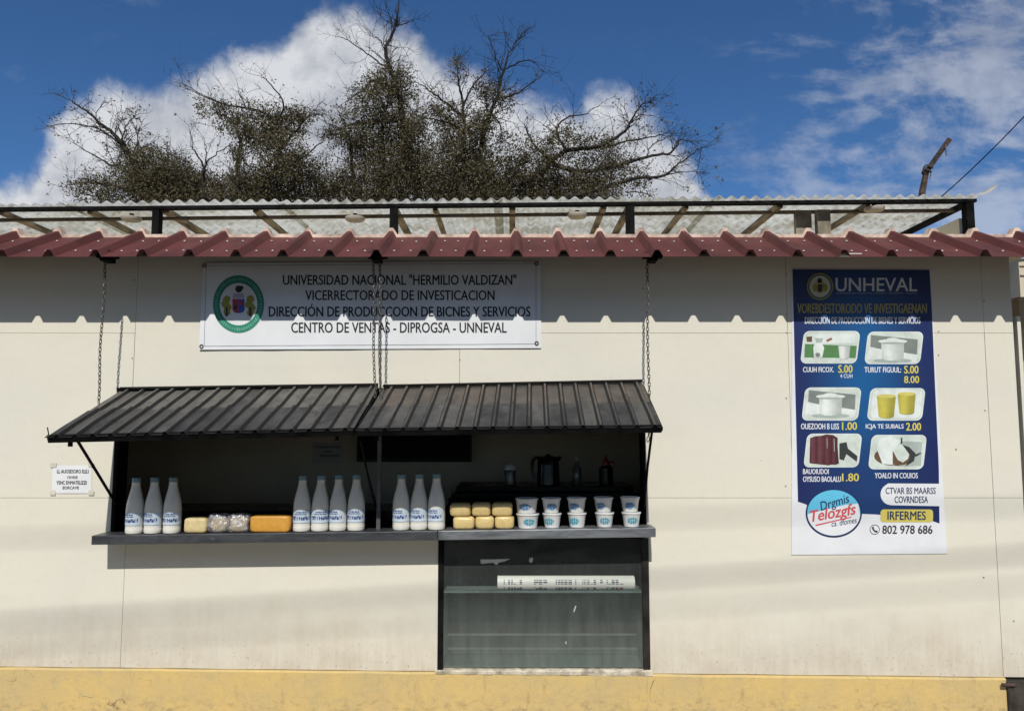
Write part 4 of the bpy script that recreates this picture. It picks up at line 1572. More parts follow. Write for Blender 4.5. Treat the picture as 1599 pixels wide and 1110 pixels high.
for v in bm.verts:                                   # knurled rim
    rr_ = math.hypot(v.co.x, v.co.y)
    if abs(rr_ - 0.0195) < 1e-4:
        k = round(math.atan2(v.co.y, v.co.x) / (2 * math.pi / n_))
        if k % 2:
            v.co.x *= 0.955
            v.co.y *= 0.955
build('cap', bm, M_milkcap, proto_b, local=True)
bm = BM()
rows = []
for z in (0.040, 0.100):
    rows.append([bm.verts.new(((BR + 0.0006) * math.cos(R(-90 + q * 7)), (BR + 0.0006) * math.sin(R(-90 + q * 7)), z)) for q in range(-12, 13)])
for q in range(24):
    bm.faces.new((rows[0][q], rows[0][q + 1], rows[1][q + 1], rows[1][q]))
lb = build('label', bm, M_label, proto_b, 'all', local=True)
bm = BM()
rnd = random.Random(12)


def arc_block(bm, a0, a1, z0, z1, rad, mi=0, n=2):
    rw = []
    for z in (z0, z1):
        rw.append([bm.verts.new((rad * math.cos(R(-90 + a0 + (a1 - a0) * q / n)), rad * math.sin(R(-90 + a0 + (a1 - a0) * q / n)), z)) for q in range(n + 1)])
    for q in range(n):
        f = bm.faces.new((rw[0][q], rw[0][q + 1], rw[1][q + 1], rw[1][q]))
        f.material_index = mi


for (zb, zt, a_s, a_e, wmin, wmax) in ((0.054, 0.071, -62, 62, 7, 12), (0.078, 0.083, -48, 40, 3, 6), (0.086, 0.093, -34, 36, 4, 7)):
    a_ = a_s
    while a_ < a_e:
        w = rnd.uniform(wmin, wmax)
        arc_block(bm, a_, a_ + w * 0.36, zb, zt, BR + 0.0014)
        arc_block(bm, a_ + w * 0.36, a_ + w * 0.9, zb + rnd.choice((0, .35, .65)) * (zt - zb), zb + rnd.choice((.65, 1)) * (zt - zb) + 0.0004, BR + 0.0014)
        a_ += w * 1.12
arc_block(bm, -84, 84, 0.0405, 0.0415, BR + 0.0013, 0, 20)
build('label_print', bm, M_lblue, lb, local=True)
lab = ['leftmost milk bottle on the counter, beside the left jamb of the hatch', 'middle milk bottle of the three at the left end of the counter', 'right milk bottle of the three at the left end, before the pale cheese block',
       'milk bottle standing right beside the orange cheese block', 'second milk bottle to the right of the orange cheese block', 'third milk bottle to the right of the orange cheese block', 'milk bottle nearest the left side of the thin grey hatch post',
       'milk bottle nearest the right side of the thin grey hatch post', 'middle milk bottle of the three right of the grey post', 'milk bottle standing next to the small round cheeses']
for i, px in enumerate((210.5, 239.5, 269.5, 471.5, 499.5, 527.5, 556, 626.5, 654, 681.7)):
    x = P(px, 815, BY).x
    loc = (x, BY + random.uniform(-.004, .004), ctop(x) + 0.0004)
    o = proto_b if i == 0 else copy_tree(proto_b)
    o.location = loc
    o.rotation_euler = (R(random.uniform(-.5, .5)), R(random.uniform(-.6, .6)), R(random.uniform(-34, 30)))
    o['label'] = lab[i]


# ------------------------------------------------------------------ cheeses
def cheese_mat(name, c1, c2, rough=0.55):
    m, nt, b = newmat(name)
    pos = nt.n('ShaderNodeNewGeometry').outputs['Position']
    f = nt.noise(pos, 38, 6, 0.65)
    nt.put(b.inputs['Base Color'], nt.mix(nt.ramp(f, 0.32, 0.7), c1, c2))
    b.inputs['Roughness'].default_value = rough
    b.inputs['Subsurface Weight'].default_value = 0.1
    b.inputs['Subsurface Radius'].default_value = (0.012, 0.008, 0.004)
    b.inputs['Subsurface Scale'].default_value = 0.4
    b.inputs['Coat Weight'].default_value = 0.25
    b.inputs['Coat Roughness'].default_value = 0.22
    nt.put(b.inputs['Normal'], nt.n('ShaderNodeBump', inp={'Strength': 0.5, 'Distance': 0.003, 'Height': nt.noise(pos, 60, 5)}).outputs[0])
    return m


def lump(bm, c, sx, sy, sz, e=0.45, seedv=0.0, amp=0.06, nu=26, nv=14):
    """a soft-cornered block: superellipsoid with a little noise"""
    def sp(v, p):
        return math.copysign(abs(v) ** p, v)
    rows = []
    for j in range(nv + 1):
        ph = -math.pi / 2 + math.pi * j / nv
        row = []
        for i in range(nu):
            th_ = 2 * math.pi * i / nu
            x = sp(math.cos(ph), e) * sp(math.cos(th_), e)
            y = sp(math.cos(ph), e) * sp(math.sin(th_), e)
            z = sp(math.sin(ph), e)
            k = 1 + amp * mnoise.noise(Vector((x * 2 + seedv, y * 2, z * 2)))
            row.append(bm.verts.new((c[0] + x * sx * k, c[1] + y * sy * k, c[2] + z * sz * (1 + amp * 0.5 * mnoise.noise(Vector((x * 2, y * 2 + seedv, 5)))))))
        rows.append(row)
    for a_, b_ in zip(rows, rows[1:]):
        for i in range(nu):
            bm.faces.new((a_[i], a_[(i + 1) % nu], b_[(i + 1) % nu], b_[i]))


def fit(x0, y0, x1, y1, Y):
    a_, b_ = P(x0, y0, Y), P(x1, y1, Y)
    return (a_.x + b_.x) / 2, (b_.x - a_.x) / 2, (a_.z - b_.z) / 2


M_ch_pale = cheese_mat('pale_cheese', (0.72, 0.60, 0.33), (0.60, 0.47, 0.22))
M_ch_orange = cheese_mat('orange_cheese', (0.70, 0.36, 0.055), (0.60, 0.29, 0.05), 0.4)
M_ch_small = cheese_mat('butter_yellow_cheese', (0.70, 0.55, 0.25), (0.60, 0.44, 0.17))


def film_material():
    m, nt, b = newmat('crinkled_clear_film')
    pos = nt.n('ShaderNodeNewGeometry').outputs['Position']
    f = nt.noise(pos, 55, 5, 0.7)
    tr = nt.n('ShaderNodeBsdfTransparent', inp={'Color': (0.97, 0.97, 0.98)})
    gl = nt.n('ShaderNodeBsdfGlossy', inp={'Color': (0.95, 0.95, 1), 'Roughness': 0.18})
    df = nt.n('ShaderNodeBsdfDiffuse', inp={'Color': (0.62, 0.62, 0.68)})
    bp = nt.n('ShaderNodeBump', inp={'Strength': 0.9, 'Distance': 0.006, 'Height': f})
    nt.put(gl.inputs['Normal'], bp.outputs[0])
    nt.put(df.inputs['Normal'], bp.outputs[0])
    m1 = nt.n('ShaderNodeMixShader', inp={0: nt.ramp(f, 0.42, 0.62, 0.10, 0.55), 1: tr.outputs[0], 2: df.outputs[0]})
    m2 = nt.n('ShaderNodeMixShader', inp={0: 0.18, 1: m1.outputs[0], 2: gl.outputs[0]})
    nt.put(m.node_tree.nodes['Material Output'].inputs[0], m2.outputs[0])
    return m


M_film = film_material()
CHY_ = -0.082
for (x0, y0, x1, y1, mt, nm, lb_, e) in ((292, 804.5, 327, 828.5, M_ch_pale, 'cheese_block', 'pale cream cheese block on the counter left of the bagged cheeses', 0.34),
                                         (394.5, 801.5, 456, 827, M_ch_orange, 'cheese_block', 'long deep orange cheese block on the counter', 0.24)):
    cx, hw, hh = fit(x0, y0, x1, y1, CHY_)
    bm = BM()
    lump(bm, (cx, CHY_, ctop(cx) + hh), hw, 0.042, hh, e, cx, 0.025)
    o = build(nm, bm, mt, None, 'all', origin=(cx, CHY_, ctop(cx)))
    tag(o, lb_, 'cheese', 'cheeses on the counter')
for (x0, y0, x1, y1, lb_, s_) in ((328, 800, 360, 828.5, 'white cheese in a crinkled clear bag beside the pale block', 1), (359, 799, 391, 828, 'white cheese in a crinkled clear bag beside the orange block', 4)):
    cx, hw, hh = fit(x0, y0, x1, y1, CHY_)
    t = thing('bagged_cheese', (cx, CHY_, ctop(cx)), lb_, 'cheese', 'cheeses on the counter')
    bm = BM()
    lump(bm, (cx, CHY_, ctop(cx) + hh * 0.86), hw * 0.82, 0.034, hh * 0.84, 0.6, s_ * 3.3, 0.08)
    build('cheese', bm, M_ch_pale, t, 'all')
    bm = BM()
    lump(bm, (cx, CHY_, ctop(cx) + hh), hw * 1.05, 0.040, hh, 0.55, s_ * 7.1, 0.05, 44, 26)
    for v in bm.verts:
        n1 = mnoise.noise(Vector((v.co.x * 60 + s_, v.co.y * 60, v.co.z * 60)))
        n2 = mnoise.noise(Vector((v.co.x * 150, v.co.y * 150 + s_, v.co.z * 150)))
        d_ = (v.co - Vector((cx, CHY_, ctop(cx) + hh)))
        v.co += d_ * (0.10 * n1 + 0.07 * n2)
        v.co.z = max(v.co.z, ctop(v.co.x) + 0.0005)
    if s_ == 1:                                      # the twisted neck of the bag
        tip = Vector((P(331, 797, CHY_).x, CHY_ - 0.01, P(331, 797, CHY_).z))
        for v in bm.verts:
            dd = (v.co - tip).length
            if dd < 0.035:
                v.co = v.co.lerp(tip, (1 - dd / 0.035) * 0.8)
    build('plastic_bag', bm, M_film, t)
small = [((708, 803, 742, 823.5), 'bottom left of the six small yellow cheeses stacked beside the milk bottle', 0), ((742.5, 803, 772, 823.5), 'bottom middle of the six small yellow cheeses', 0), ((772.5, 803, 803, 823.2), 'bottom right of the six small yellow cheeses, beside the tubs', 0),
         ((703, 782.5, 736, 803), 'top left of the six small yellow cheeses stacked beside the milk bottle', 1), ((737, 782, 766.5, 803), 'top middle of the six small yellow cheeses', 1), ((768, 782, 800.5, 803), 'top right of the six small yellow cheeses, beside the tubs', 1)]
basez = {}
for i, (bx, lb_, lvl) in enumerate(small):
    cx, hw, hh = fit(*bx, CHY_)
    z0 = ctop(cx) if not lvl else ctop(cx) + basez[i - 3] * 2 - 0.0015
    basez[i] = hh
    bm = BM()
    lump(bm, (cx, CHY_, z0 + hh), hw, 0.044, hh, 0.42, i * 2.7, 0.05)
    o = build('small_cheese', bm, M_ch_small, None, 'all', origin=(cx, CHY_, z0))
    tag(o, lb_, 'cheese', 'small yellow cheeses in two layers')
    if lvl == 1 and i == 3:
        pass

# ------------------------------------------------------------------ yoghurt tubs
M_tub = plastic('white_tub', (0.76, 0.77, 0.76), 0.05, 0.35)
M_teal = ink('tub_teal_print', (0.05, 0.34, 0.46))
M_tblue = ink('tub_blue_print', (0.06, 0.22, 0.46))


def make_tub(wide, hgt, big, pr_mat, seedv):
    t = thing('yoghurt_tub', (0, 0, 0), 'x', 'tub', 'white yoghurt tubs in two layers')
    r1_ = wide
    r0_ = wide * (0.74 if not big else 0.80)
    bm = BM()
    lathe(bm, [(r0_ * 0.9, 0.0), (r0_, 0.002), (r1_ * 0.93, hgt - 0.008), (r1_ * 0.955, hgt - 0.006)], 28)
    build('tub', bm, M_tub, t, True, local=True)
    bm = BM()
    lathe(bm, [(r1_ * 0.93, hgt - 0.0075), (r1_, hgt - 0.0075), (r1_ * 1.005, hgt - 0.003), (r1_ * 0.985, hgt), (r1_ * 0.9, hgt), (r1_ * 0.88, hgt - 0.0015), (0.002, hgt - 0.0015)], 28)
    build('lid', bm, M_tub, t, True, local=True)
    bm = BM()
    rn = random.Random(seedv)
    nb = 9
    for k in range(nb):                               # brush-like mark printed on the side
        a0 = -34 + k * 7.2 + rn.uniform(-1.5, 1.5)
        hh = math.sqrt(max(0.05, 1 - ((k - 4) / 4.6) ** 2))
        z0 = hgt * (0.46 - 0.22 * hh + rn.uniform(-.03, .03))
        z1 = hgt * (0.46 + 0.20 * hh + rn.uniform(-.03, .03))
        cut = rn.uniform(0.35, 0.6)
        for (za, zb_) in ((z0, z0 + (z1 - z0) * cut), (z0 + (z1 - z0) * (cut + 0.12), z1)):
            rws = []
            for z in (za, zb_):
                rad = r0_ + (r1_ * 0.93 - r0_) * (z / (hgt - 0.008)) + 0.0012
                rws.append([bm.verts.new((rad * math.cos(R(-90 + a)), rad * math.sin(R(-90 + a)), z)) for a in (a0, a0 + 3.4, a0 + 6.6)])
            for q in range(2):
                bm.faces.new((rws[0][q], rws[0][q + 1], rws[1][q + 1], rws[1][q]))
    build('printed_mark', bm, pr_mat, t, local=True)
    return t


px2m = (D + CHY_) / 1215.0
H_ = 22.8 * px2m
first_big = [make_tub(18.2 * px2m, H_, True, M_teal, 2), None]
first_small = make_tub(15.2 * px2m, H_, False, M_teal, 4)
first_top = make_tub(15.2 * px2m, H_, False, M_tblue, 8)
first_bigtop = make_tub(18.2 * px2m, H_, True, M_tblue, 6)
used = set()
labs = ['broad white tub with teal mark at the bottom beside the yellow cheeses', 'lower white tub second from the yellow cheeses', 'lower white tub in the middle of the five tub stacks', 'lower white tub second from the right jamb of the hatch', 'lower white tub nearest the right jamb of the hatch',
        'broad white tub with blue mark on top beside the yellow cheeses', 'upper white tub second from the yellow cheeses', 'upper white tub in the middle of the five tub stacks', 'upper white tub second from the right jamb of the hatch', 'upper white tub nearest the right jamb of the hatch']
for i, (px, lvl) in enumerate([(824, 0), (862, 0), (901, 0), (944, 0), (985.5, 0), (822.5, 1), (861, 1), (900.5, 1), (942.5, 1), (984, 1)]):
    pr_ = (first_big[0] if i == 0 else first_bigtop if i == 5 else first_small if lvl == 0 else first_top)
    o = pr_ if pr_.name not in used else copy_tree(pr_)
    used.add(pr_.name)
    x = P(px, 810, CHY_).x
    o.location = (x, CHY_ + random.uniform(-.003, .003), ctop(x) + 0.0004 + lvl * (H_ + 0.0003))
    o.rotation_euler.z = R(random.uniform(-28, 30))
    o['label'] = labs[i]

# ------------------------------------------------------------------ inside the hatch: counter unit, screen, small things
UY = 0.34
uz = P(850, 759, UY).z
unit = thing('back_shelf', (P(852, 800, UY).x, UY + 0.15, 0.16), 'glossy black shelf unit inside the hatch behind the tubs', 'shelf')
bm = BM()
box(bm, (P(712, 760, UY).x, UY, uz - 0.028), (P(990, 760, UY).x, UY + 0.34, uz), 0, 0.004)
build('shelf_top', bm, M_dark, unit)
bm = BM()
box(bm, (P(705, 760, UY).x, UY - 0.012, uz - 0.062), (P(1000, 760, UY).x, UY + 0.34, uz - 0.034), 0, 0.004)
build('shelf_board', bm, M_dark, unit)
bm = BM()
box(bm, (P(700, 760, UY).x, UY + 0.02, 0.16), (P(1003, 760, UY).x, UY + 0.36, uz - 0.065))
build('carcass', bm, M_dark, unit)
IYS = UY + 0.1


def on_shelf(px):
    return P(px, 757, IYS).x


spx = (D + IYS) / 1207.0
jar = thing('glass_jar', (on_shelf(796.5), IYS, uz), 'glass jar with a shiny pale lid on the black shelf', 'jar')
M_clear = simple('dim_clear_glass', (0.10, 0.10, 0.085), 0.08, 0.1, spec=0.8)
bm = BM()
lathe(bm, [(8 * spx, 0), (9 * spx, 0.004), (9 * spx, 20 * spx), (8.2 * spx, 23 * spx)], 22)
build('jar_body', bm, M_clear, jar, True, local=True)
bm = BM()
lathe(bm, [(8.8 * spx, 23 * spx), (9.4 * spx, 24 * spx), (9.0 * spx, 28 * spx), (6.5 * spx, 31.5 * spx), (2 * spx, 33 * spx)], 22)
build('jar_lid', bm, simple('shiny_lid', (0.80, 0.79, 0.74), 0.2, 0.05), jar, True, local=True)
ket = thing('kettle', (on_shelf(856), IYS, uz), 'black shiny electric kettle with its handle to the left', 'kettle')
M_kettle = simple('black_gloss', (0.008, 0.008, 0.009), 0.16, 0.1, spec=0.4)
bm = BM()
lathe(bm, [(17 * spx, 0.0), (18 * spx, 0.004), (17.5 * spx, 12 * spx), (17 * spx, 30 * spx), (16 * spx, 40 * spx), (13 * spx, 43.5 * spx), (4 * spx, 45 * spx), (3.2 * spx, 47.5 * spx), (1, 0)][:8], 28)
build('kettle_body', bm, M_kettle, ket, True, local=True)
bm = BM()
tube(bm, [(-12 * spx, 0, 42 * spx), (-19 * spx, 0, 42 * spx), (-24 * spx, 0, 36 * spx), (-25 * spx, 0, 26 * spx), (-22 * spx, 0, 14 * spx), (-17 * spx, 0, 9 * spx)], 2.6 * spx, 8)
build('handle', bm, M_kettle, ket, True, local=True)
bm = BM()
tube(bm, [(12 * spx, 0, 38 * spx), (17.5 * spx, 0, 41 * spx), (20 * spx, 0, 43 * spx)], [4 * spx, 3 * spx, 2.4 * spx], 8)
build('spout', bm, M_kettle, ket, True, local=True)
bot = thing('clear_bottle', (on_shelf(901), IYS, uz), 'dim clear glass bottle on the black shelf right of the kettle', 'bottle')
bm = BM()
lathe(bm, [(6.5 * spx, 0), (7 * spx, 0.004), (7 * spx, 24 * spx), (3 * spx, 32 * spx), (2.6 * spx, 37 * spx)], 20)
build('bottle_body', bm, M_clear, bot, True, local=True)
bm = BM()
lathe(bm, [(3.4 * spx, 36.5 * spx), (3.6 * spx, 37.5 * spx), (3.4 * spx, 42 * spx), (1 * spx, 42.5 * spx)], 14)
build('bottle_cap', bm, simple('pale_cap', (0.4, 0.39, 0.33), 0.4), bot, True, local=True)
sau = thing('sauce_bottle', (on_shelf(946.5), IYS, uz), 'dark bottle with a red spout top at the right end of the black shelf', 'bottle')
bm = BM()
lathe(bm, [(10 * spx, 0), (11 * spx, 0.004), (11 * spx, 26 * spx), (8 * spx, 29 * spx), (6 * spx, 30 * spx)], 22)
build('bottle_body', bm, M_kettle, sau, True, local=True)
bm = BM()
lathe(bm, [(7 * spx, 30 * spx), (7 * spx, 35 * spx), (4.5 * spx, 37 * spx), (2 * spx, 40 * spx), (1.2 * spx, 45 * spx)], 16)
tube(bm, [(4 * spx, 0, 34 * spx), (9 * spx, 0, 36 * spx), (12 * spx, 0, 33 * spx)], 1.6 * spx, 8)
build('spout_cap', bm, simple('red_cap', (0.30, 0.03, 0.03), 0.25), sau, True, local=True)
# screen on the back wall
tvz0, tvz1 = P(646, 721, IY - 0.1).z, P(646, 660, IY - 0.1).z + 0.12
tv = thing('television', (P(646, 700, IY).x, IY - 0.05, tvz0), 'large black flat screen high on the back wall inside the hatch', 'television')
bm = BM()
box(bm, (P(557, 700, IY - .1).x, IY - 0.10, tvz0), (P(736, 700, IY - .1).x, IY - 0.055, tvz1), 0, 0.004)
build('casing', bm, M_dark, tv)
bm = BM()
box(bm, (P(557, 700, IY - .1).x + 0.015, IY - 0.1025, tvz0 + 0.02), (P(736, 700, IY - .1).x - 0.015, IY - 0.1005, tvz1 - 0.015))
build('screen', bm, simple('screen_glass', (0.004, 0.004, 0.005), 0.35, 0.1, spec=0.06), tv)
bm = BM()
box(bm, (P(646, 700, IY).x - 0.1, IY - 0.055, tvz0 + 0.1), (P(646, 700, IY).x + 0.1, IY - 0.001, tvz1 - 0.1))
build('bracket', bm, M_black, tv)


# ------------------------------------------------------------------ right-hand edge, roof pole and cables
M_rust = simple('rusty_pipe', (0.075, 0.047, 0.037), 0.85, 0.35, 18, 0.5, 60)
PY = 1.0
pole = thing('bent_pole', P(1440, 330, PY), 'rusty bent pole sticking up behind the right end of the canopy', 'pole')
bm = BM()
tube(bm, [P(1437, 345, PY), P(1440, 300, PY), P(1446, 270, PY), P(1449, 263, PY)], [0.022, 0.021, 0.018, 0.018], 8)
build('lower_pipe', bm, M_rust, pole, True)
bm = BM()
bar(bm, P(1444, 272, PY - 0.01), P(1483, 217, PY - 0.05), 0.028, 0.022, (0, 1, 0), 0, 0.003)
build('upper_arm', bm, M_rust, pole)
bm = BM()
for (x, y) in ((1449, 262), (1447, 268)):
    c = P(x, y, PY - 0.01)
    tube(bm, [c + Vector((0.027 * math.cos(2 * math.pi * k / 12), 0.027 * math.sin(2 * math.pi * k / 12), 0.01 * math.sin(4 * math.pi * k / 12))) for k in range(12)], 0.005, 5, closed=True)
tube(bm, [P(1450, 266, PY - 0.03), P(1454, 272, PY - 0.03), P(1452, 279, PY - 0.03)], 0.004, 5)
tube(bm, [P(1477, 226, PY - 0.07), P(1477, 236, PY - 0.07), P(1478, 243, PY - 0.07)], 0.004, 5)
build('binding_wire', bm, M_chain, pole, True)
bm = BM()
pa_, pb_ = P(1462, 314, 2.2), P(1720, 45, 0.8)
pts = []
for k in range(25):
    t = k / 24
    p = pa_.lerp(pb_, t)
    p.z -= 0.05 * 4 * t * (1 - t)
    pts.append(p)
tube(bm, pts, 0.0042, 6)
tag(build('cable', bm, M_black, None, True, origin=pa_), 'thin dark cable rising to the right behind the canopy', 'cable')
# cables over the street that throw the soft bands on the lower wall
YC = -7.5
SV = Vector((SUN_A, 1, -SUN_B))
for nm, l0, l1, r_, lb_ in (('street_cable', (0, 974), (1599, 868), 0.0105, 'lower bundle of overhead cables across the street'), ('street_cable', (0, 843), (1599, 792), 0.006, 'upper thin bundle of overhead cables across the street'),
                            ('street_cable', (0, 1010), (1599, 915), 0.006, 'lowest thin overhead cable across the street')):
    A, B = P(*l0, 0) + SV * YC, P(*l1, 0) + SV * YC
    dd = B - A
    A2, B2 = A - dd * 3.0, B + dd * 3.0
    pts = []
    for k in range(61):
        t = k / 60
        p = A2.lerp(B2, t)
        p.z += 0.25 * ((2 * t - 1) ** 2)
        pts.append(p)
    bm = BM()
    tube(bm, pts, r_, 6)
    tag(build(nm, bm, M_black, None, True, origin=pts[0]), lb_, 'cable', 'overhead cables across the street')

M_nb = simple('neighbour_plaster', (0.62, 0.55, 0.42), 0.8, 0.1, 3)
M_tile = simple('clay_roof_tile', (0.42, 0.15, 0.08), 0.8, 0.25, 9, 0.3)
NY = 2.6
nb = thing('neighbour_house', P(1592, 700, NY), 'cream neighbouring house with a clay tile edge past the right end of the wall', 'house')
x0 = P(1588, 430, NY).x + 0.02
zt = P(1595, 404, NY).z
bm = BM()
box(bm, (x0, NY, 0), (x0 + 5, NY + 5, zt))
build('wall', bm, M_nb, nb)
bm = BM()
for (za, zb_) in ((P(1595, 431, NY).z, P(1595, 429.5, NY).z), (P(1595, 416, NY).z, P(1595, 415, NY).z)):
    box(bm, (x0 + 0.005, NY - 0.012, za), (x0 + 5, NY - 0.001, zb_))
build('string_course', bm, simple('string_course_grey', (0.3, 0.27, 0.22), 0.8), nb)
for k in range(16):
    bm = BM()
    x = x0 - 0.06 + k * 0.2
    nseg_ = 6
    ra_ = []
    for (y, z) in ((NY - 0.12, zt + 0.0), (NY + 0.6, zt + 0.2), (NY + 1.6, zt + 0.5)):
        ra_.append([bm.verts.new((x + 0.1 + 0.1 * math.cos(math.pi * q / nseg_), y, z + 0.03 + 0.06 * math.sin(math.pi * q / nseg_))) for q in range(nseg_ + 1)])
    for r1_, r2_ in zip(ra_, ra_[1:]):
        for q in range(nseg_):
            bm.faces.new((r1_[q], r1_[q + 1], r2_[q + 1], r2_[q]))
    bmesh.ops.solidify(bm, geom=bm.faces[:], thickness=0.012)
    build('roof_tile_row', bm, M_tile, nb)
bm = BM()
gx = P(1593.5, 520, 0.2).x
box(bm, (gx, 0.2, 0), (gx + 0.13, 0.33, P(1596, 470, 0.2).z), 0, 0.006)
box(bm, (gx - 0.008, 0.19, P(1596, 470, 0.2).z), (gx + 0.138, 0.34, P(1596, 464, 0.2).z), 0, 0.004)
tag(build('gate_post', bm, simple('beige_gate_post', (0.50, 0.41, 0.30), 0.8, 0.15), None, origin=(gx, 0.2, 0)), 'beige post just past the right end of the kiosk wall', 'post')
# dark block coloured to stand for the black hollow at the lower right
fb = thing('void_block', (P(1590, 1090, -0.03).x, -0.03, 0), 'dark block standing for the shaded hollow beside the end of the yellow plinth', 'block')
bm = BM()
bx0 = P(1575, 1090, -0.03).x
n_ = 8
zt_ = P(1590, 1064, -0.03).z
box(bm, (bx0, -0.03, -0.02), (bx0 + 0.5, 0.2, zt_), 0, 0.006)
bmesh.ops.subdivide_edges(bm, edges=bm.edges[:], cuts=2, use_grid_fill=True)
for v in bm.verts:
    v.co += Vector((0, 0.008 * mnoise.noise(v.co * 21), 0.006 * mnoise.noise(v.co * 17)))
build('block', bm, simple('void_dark', (0.045, 0.037, 0.03), 0.9, 0.4, 14, 0.6, 50), fb)
bm = BM()
tube(bm, [(bx0 - 0.03, -0.035, zt_ - 0.012), (bx0 + 0.03, -0.035, zt_ - 0.013)], 0.008, 8)
build('pipe_stub', bm, M_rust, fb, True)


# ------------------------------------------------------------------ trees and scrub behind the kiosk
def leaf_material(name, cols):
    m, nt, b = newmat(name)
    g = nt.n('ShaderNodeNewGeometry')
    r_ = g.outputs['Random Per Island']
    cr_ = nt.n('ShaderNodeValToRGB', inp={0: r_})
    cr_.color_ramp.interpolation = 'CONSTANT'
    e_ = cr_.color_ramp.elements
    while len(e_) > 1:
        e_.remove(e_[0])
    for i, c in enumerate(cols):
        q = e_[0] if i == 0 else e_.new(i / len(cols))
        q.position = i / len(cols)
        q.color = (*c, 1)
    df = nt.n('ShaderNodeBsdfDiffuse', inp={'Color': cr_.outputs[0]})
    tr = nt.n('ShaderNodeBsdfTranslucent', inp={'Color': cr_.outputs[0]})
    mx = nt.n('ShaderNodeMixShader', inp={0: 0.25, 1: df.outputs[0], 2: tr.outputs[0]})
    nt.put(m.node_tree.nodes['Material Output'].inputs[0], mx.outputs[0])
    return m


M_leaf = leaf_material('dull_olive_leaves', [(0.14, 0.125, 0.07), (0.10, 0.093, 0.05), (0.165, 0.145, 0.086), (0.22, 0.185, 0.12), (0.07, 0.066, 0.038), (0.14, 0.117, 0.074)])
M_dry = leaf_material('dry_brown_leaves', [(0.19, 0.14, 0.09), (0.14, 0.108, 0.066), (0.10, 0.088, 0.053), (0.22, 0.165, 0.11), (0.075, 0.063, 0.04)])
M_moss = leaf_material('grey_hanging_moss', [(0.085, 0.08, 0.05), (0.06, 0.058, 0.035), (0.10, 0.09, 0.062)])
M_bark = simple('dark_bark', (0.03, 0.024, 0.019), 0.9, 0.3, 9, 0.5, 30)
TY = 9.0
TPX = (TY + D) / 1185.0            # metres per pixel at the trees


def limb(bm, pts, r0, r1, n):
    m = len(pts)
    tube(bm, pts, [r0 + (r1 - r0) * i / (m - 1) for i in range(m)], n, cap=False)


def smooth_line(ctrl, per=4):
    out = []
    for i in range(len(ctrl) - 1):
        p0, p1, p2, p3 = ctrl[max(i - 1, 0)], ctrl[i], ctrl[i + 1], ctrl[min(i + 2, len(ctrl) - 1)]
        for k in range(per):
            t = k / per
            out.append(0.5 * ((2 * p1) + (p2 - p0) * t + (2 * p0 - 5 * p1 + 4 * p2 - p3) * t * t + (3 * p1 - p0 - 3 * p2 + p3) * t ** 3))
    out.append(ctrl[-1])
    return out


def twig_from(bm, rnd, p, d, L, r, depth, ends):
    n = max(3, int(L / 0.09))
    pts = [p]
    dd = d.copy()
    for i in range(n):
        dd = (dd + Vector((rnd.gauss(0, .20), rnd.gauss(0, .20), rnd.gauss(0.02, .18)))).normalized()
        p = p + dd * (L / n)
        pts.append(p)
    limb(bm, pts, r, r * 0.35, 4 if r > 0.008 else 3)
    ends.append((pts, depth))
    if depth > 0:
        k = rnd.randint(2, 4) if depth > 1 else rnd.randint(1, 3)
        for q in range(k):
            i = rnd.randint(max(1, n // 4), n)
            base = pts[i]
            dv = (pts[i] - pts[i - 1]).normalized()
            side = Vector((rnd.gauss(0, 1), rnd.gauss(0, 1), rnd.gauss(0.15, 1))).normalized()
            nd = (dv * 0.75 + side * 0.75).normalized()
            twig_from(bm, rnd, base, nd, L * rnd.uniform(0.35, 0.7), r * 0.62, depth - 1, ends)


def add_leaf(bm, rnd, p, s, long_=1.6, droop=False):
    a_ = Vector((rnd.gauss(0, 1), rnd.gauss(0, 1), rnd.gauss(0, 0.8))).normalized()
    if droop:
        a_ = Vector((rnd.gauss(0, .12), rnd.gauss(0, .12), -1)).normalized()
    b_ = a_.orthogonal()
    b_ = (Matrix.Rotation(rnd.uniform(0, 6.28), 3, a_) @ b_).normalized()
    l, w = s * long_ * 0.5, s * 0.5
    q = [p - a_ * l, p + b_ * w * 0.8, p + a_ * l, p - b_ * w * 0.8]
    bm.faces.new([bm.verts.new(x) for x in q])


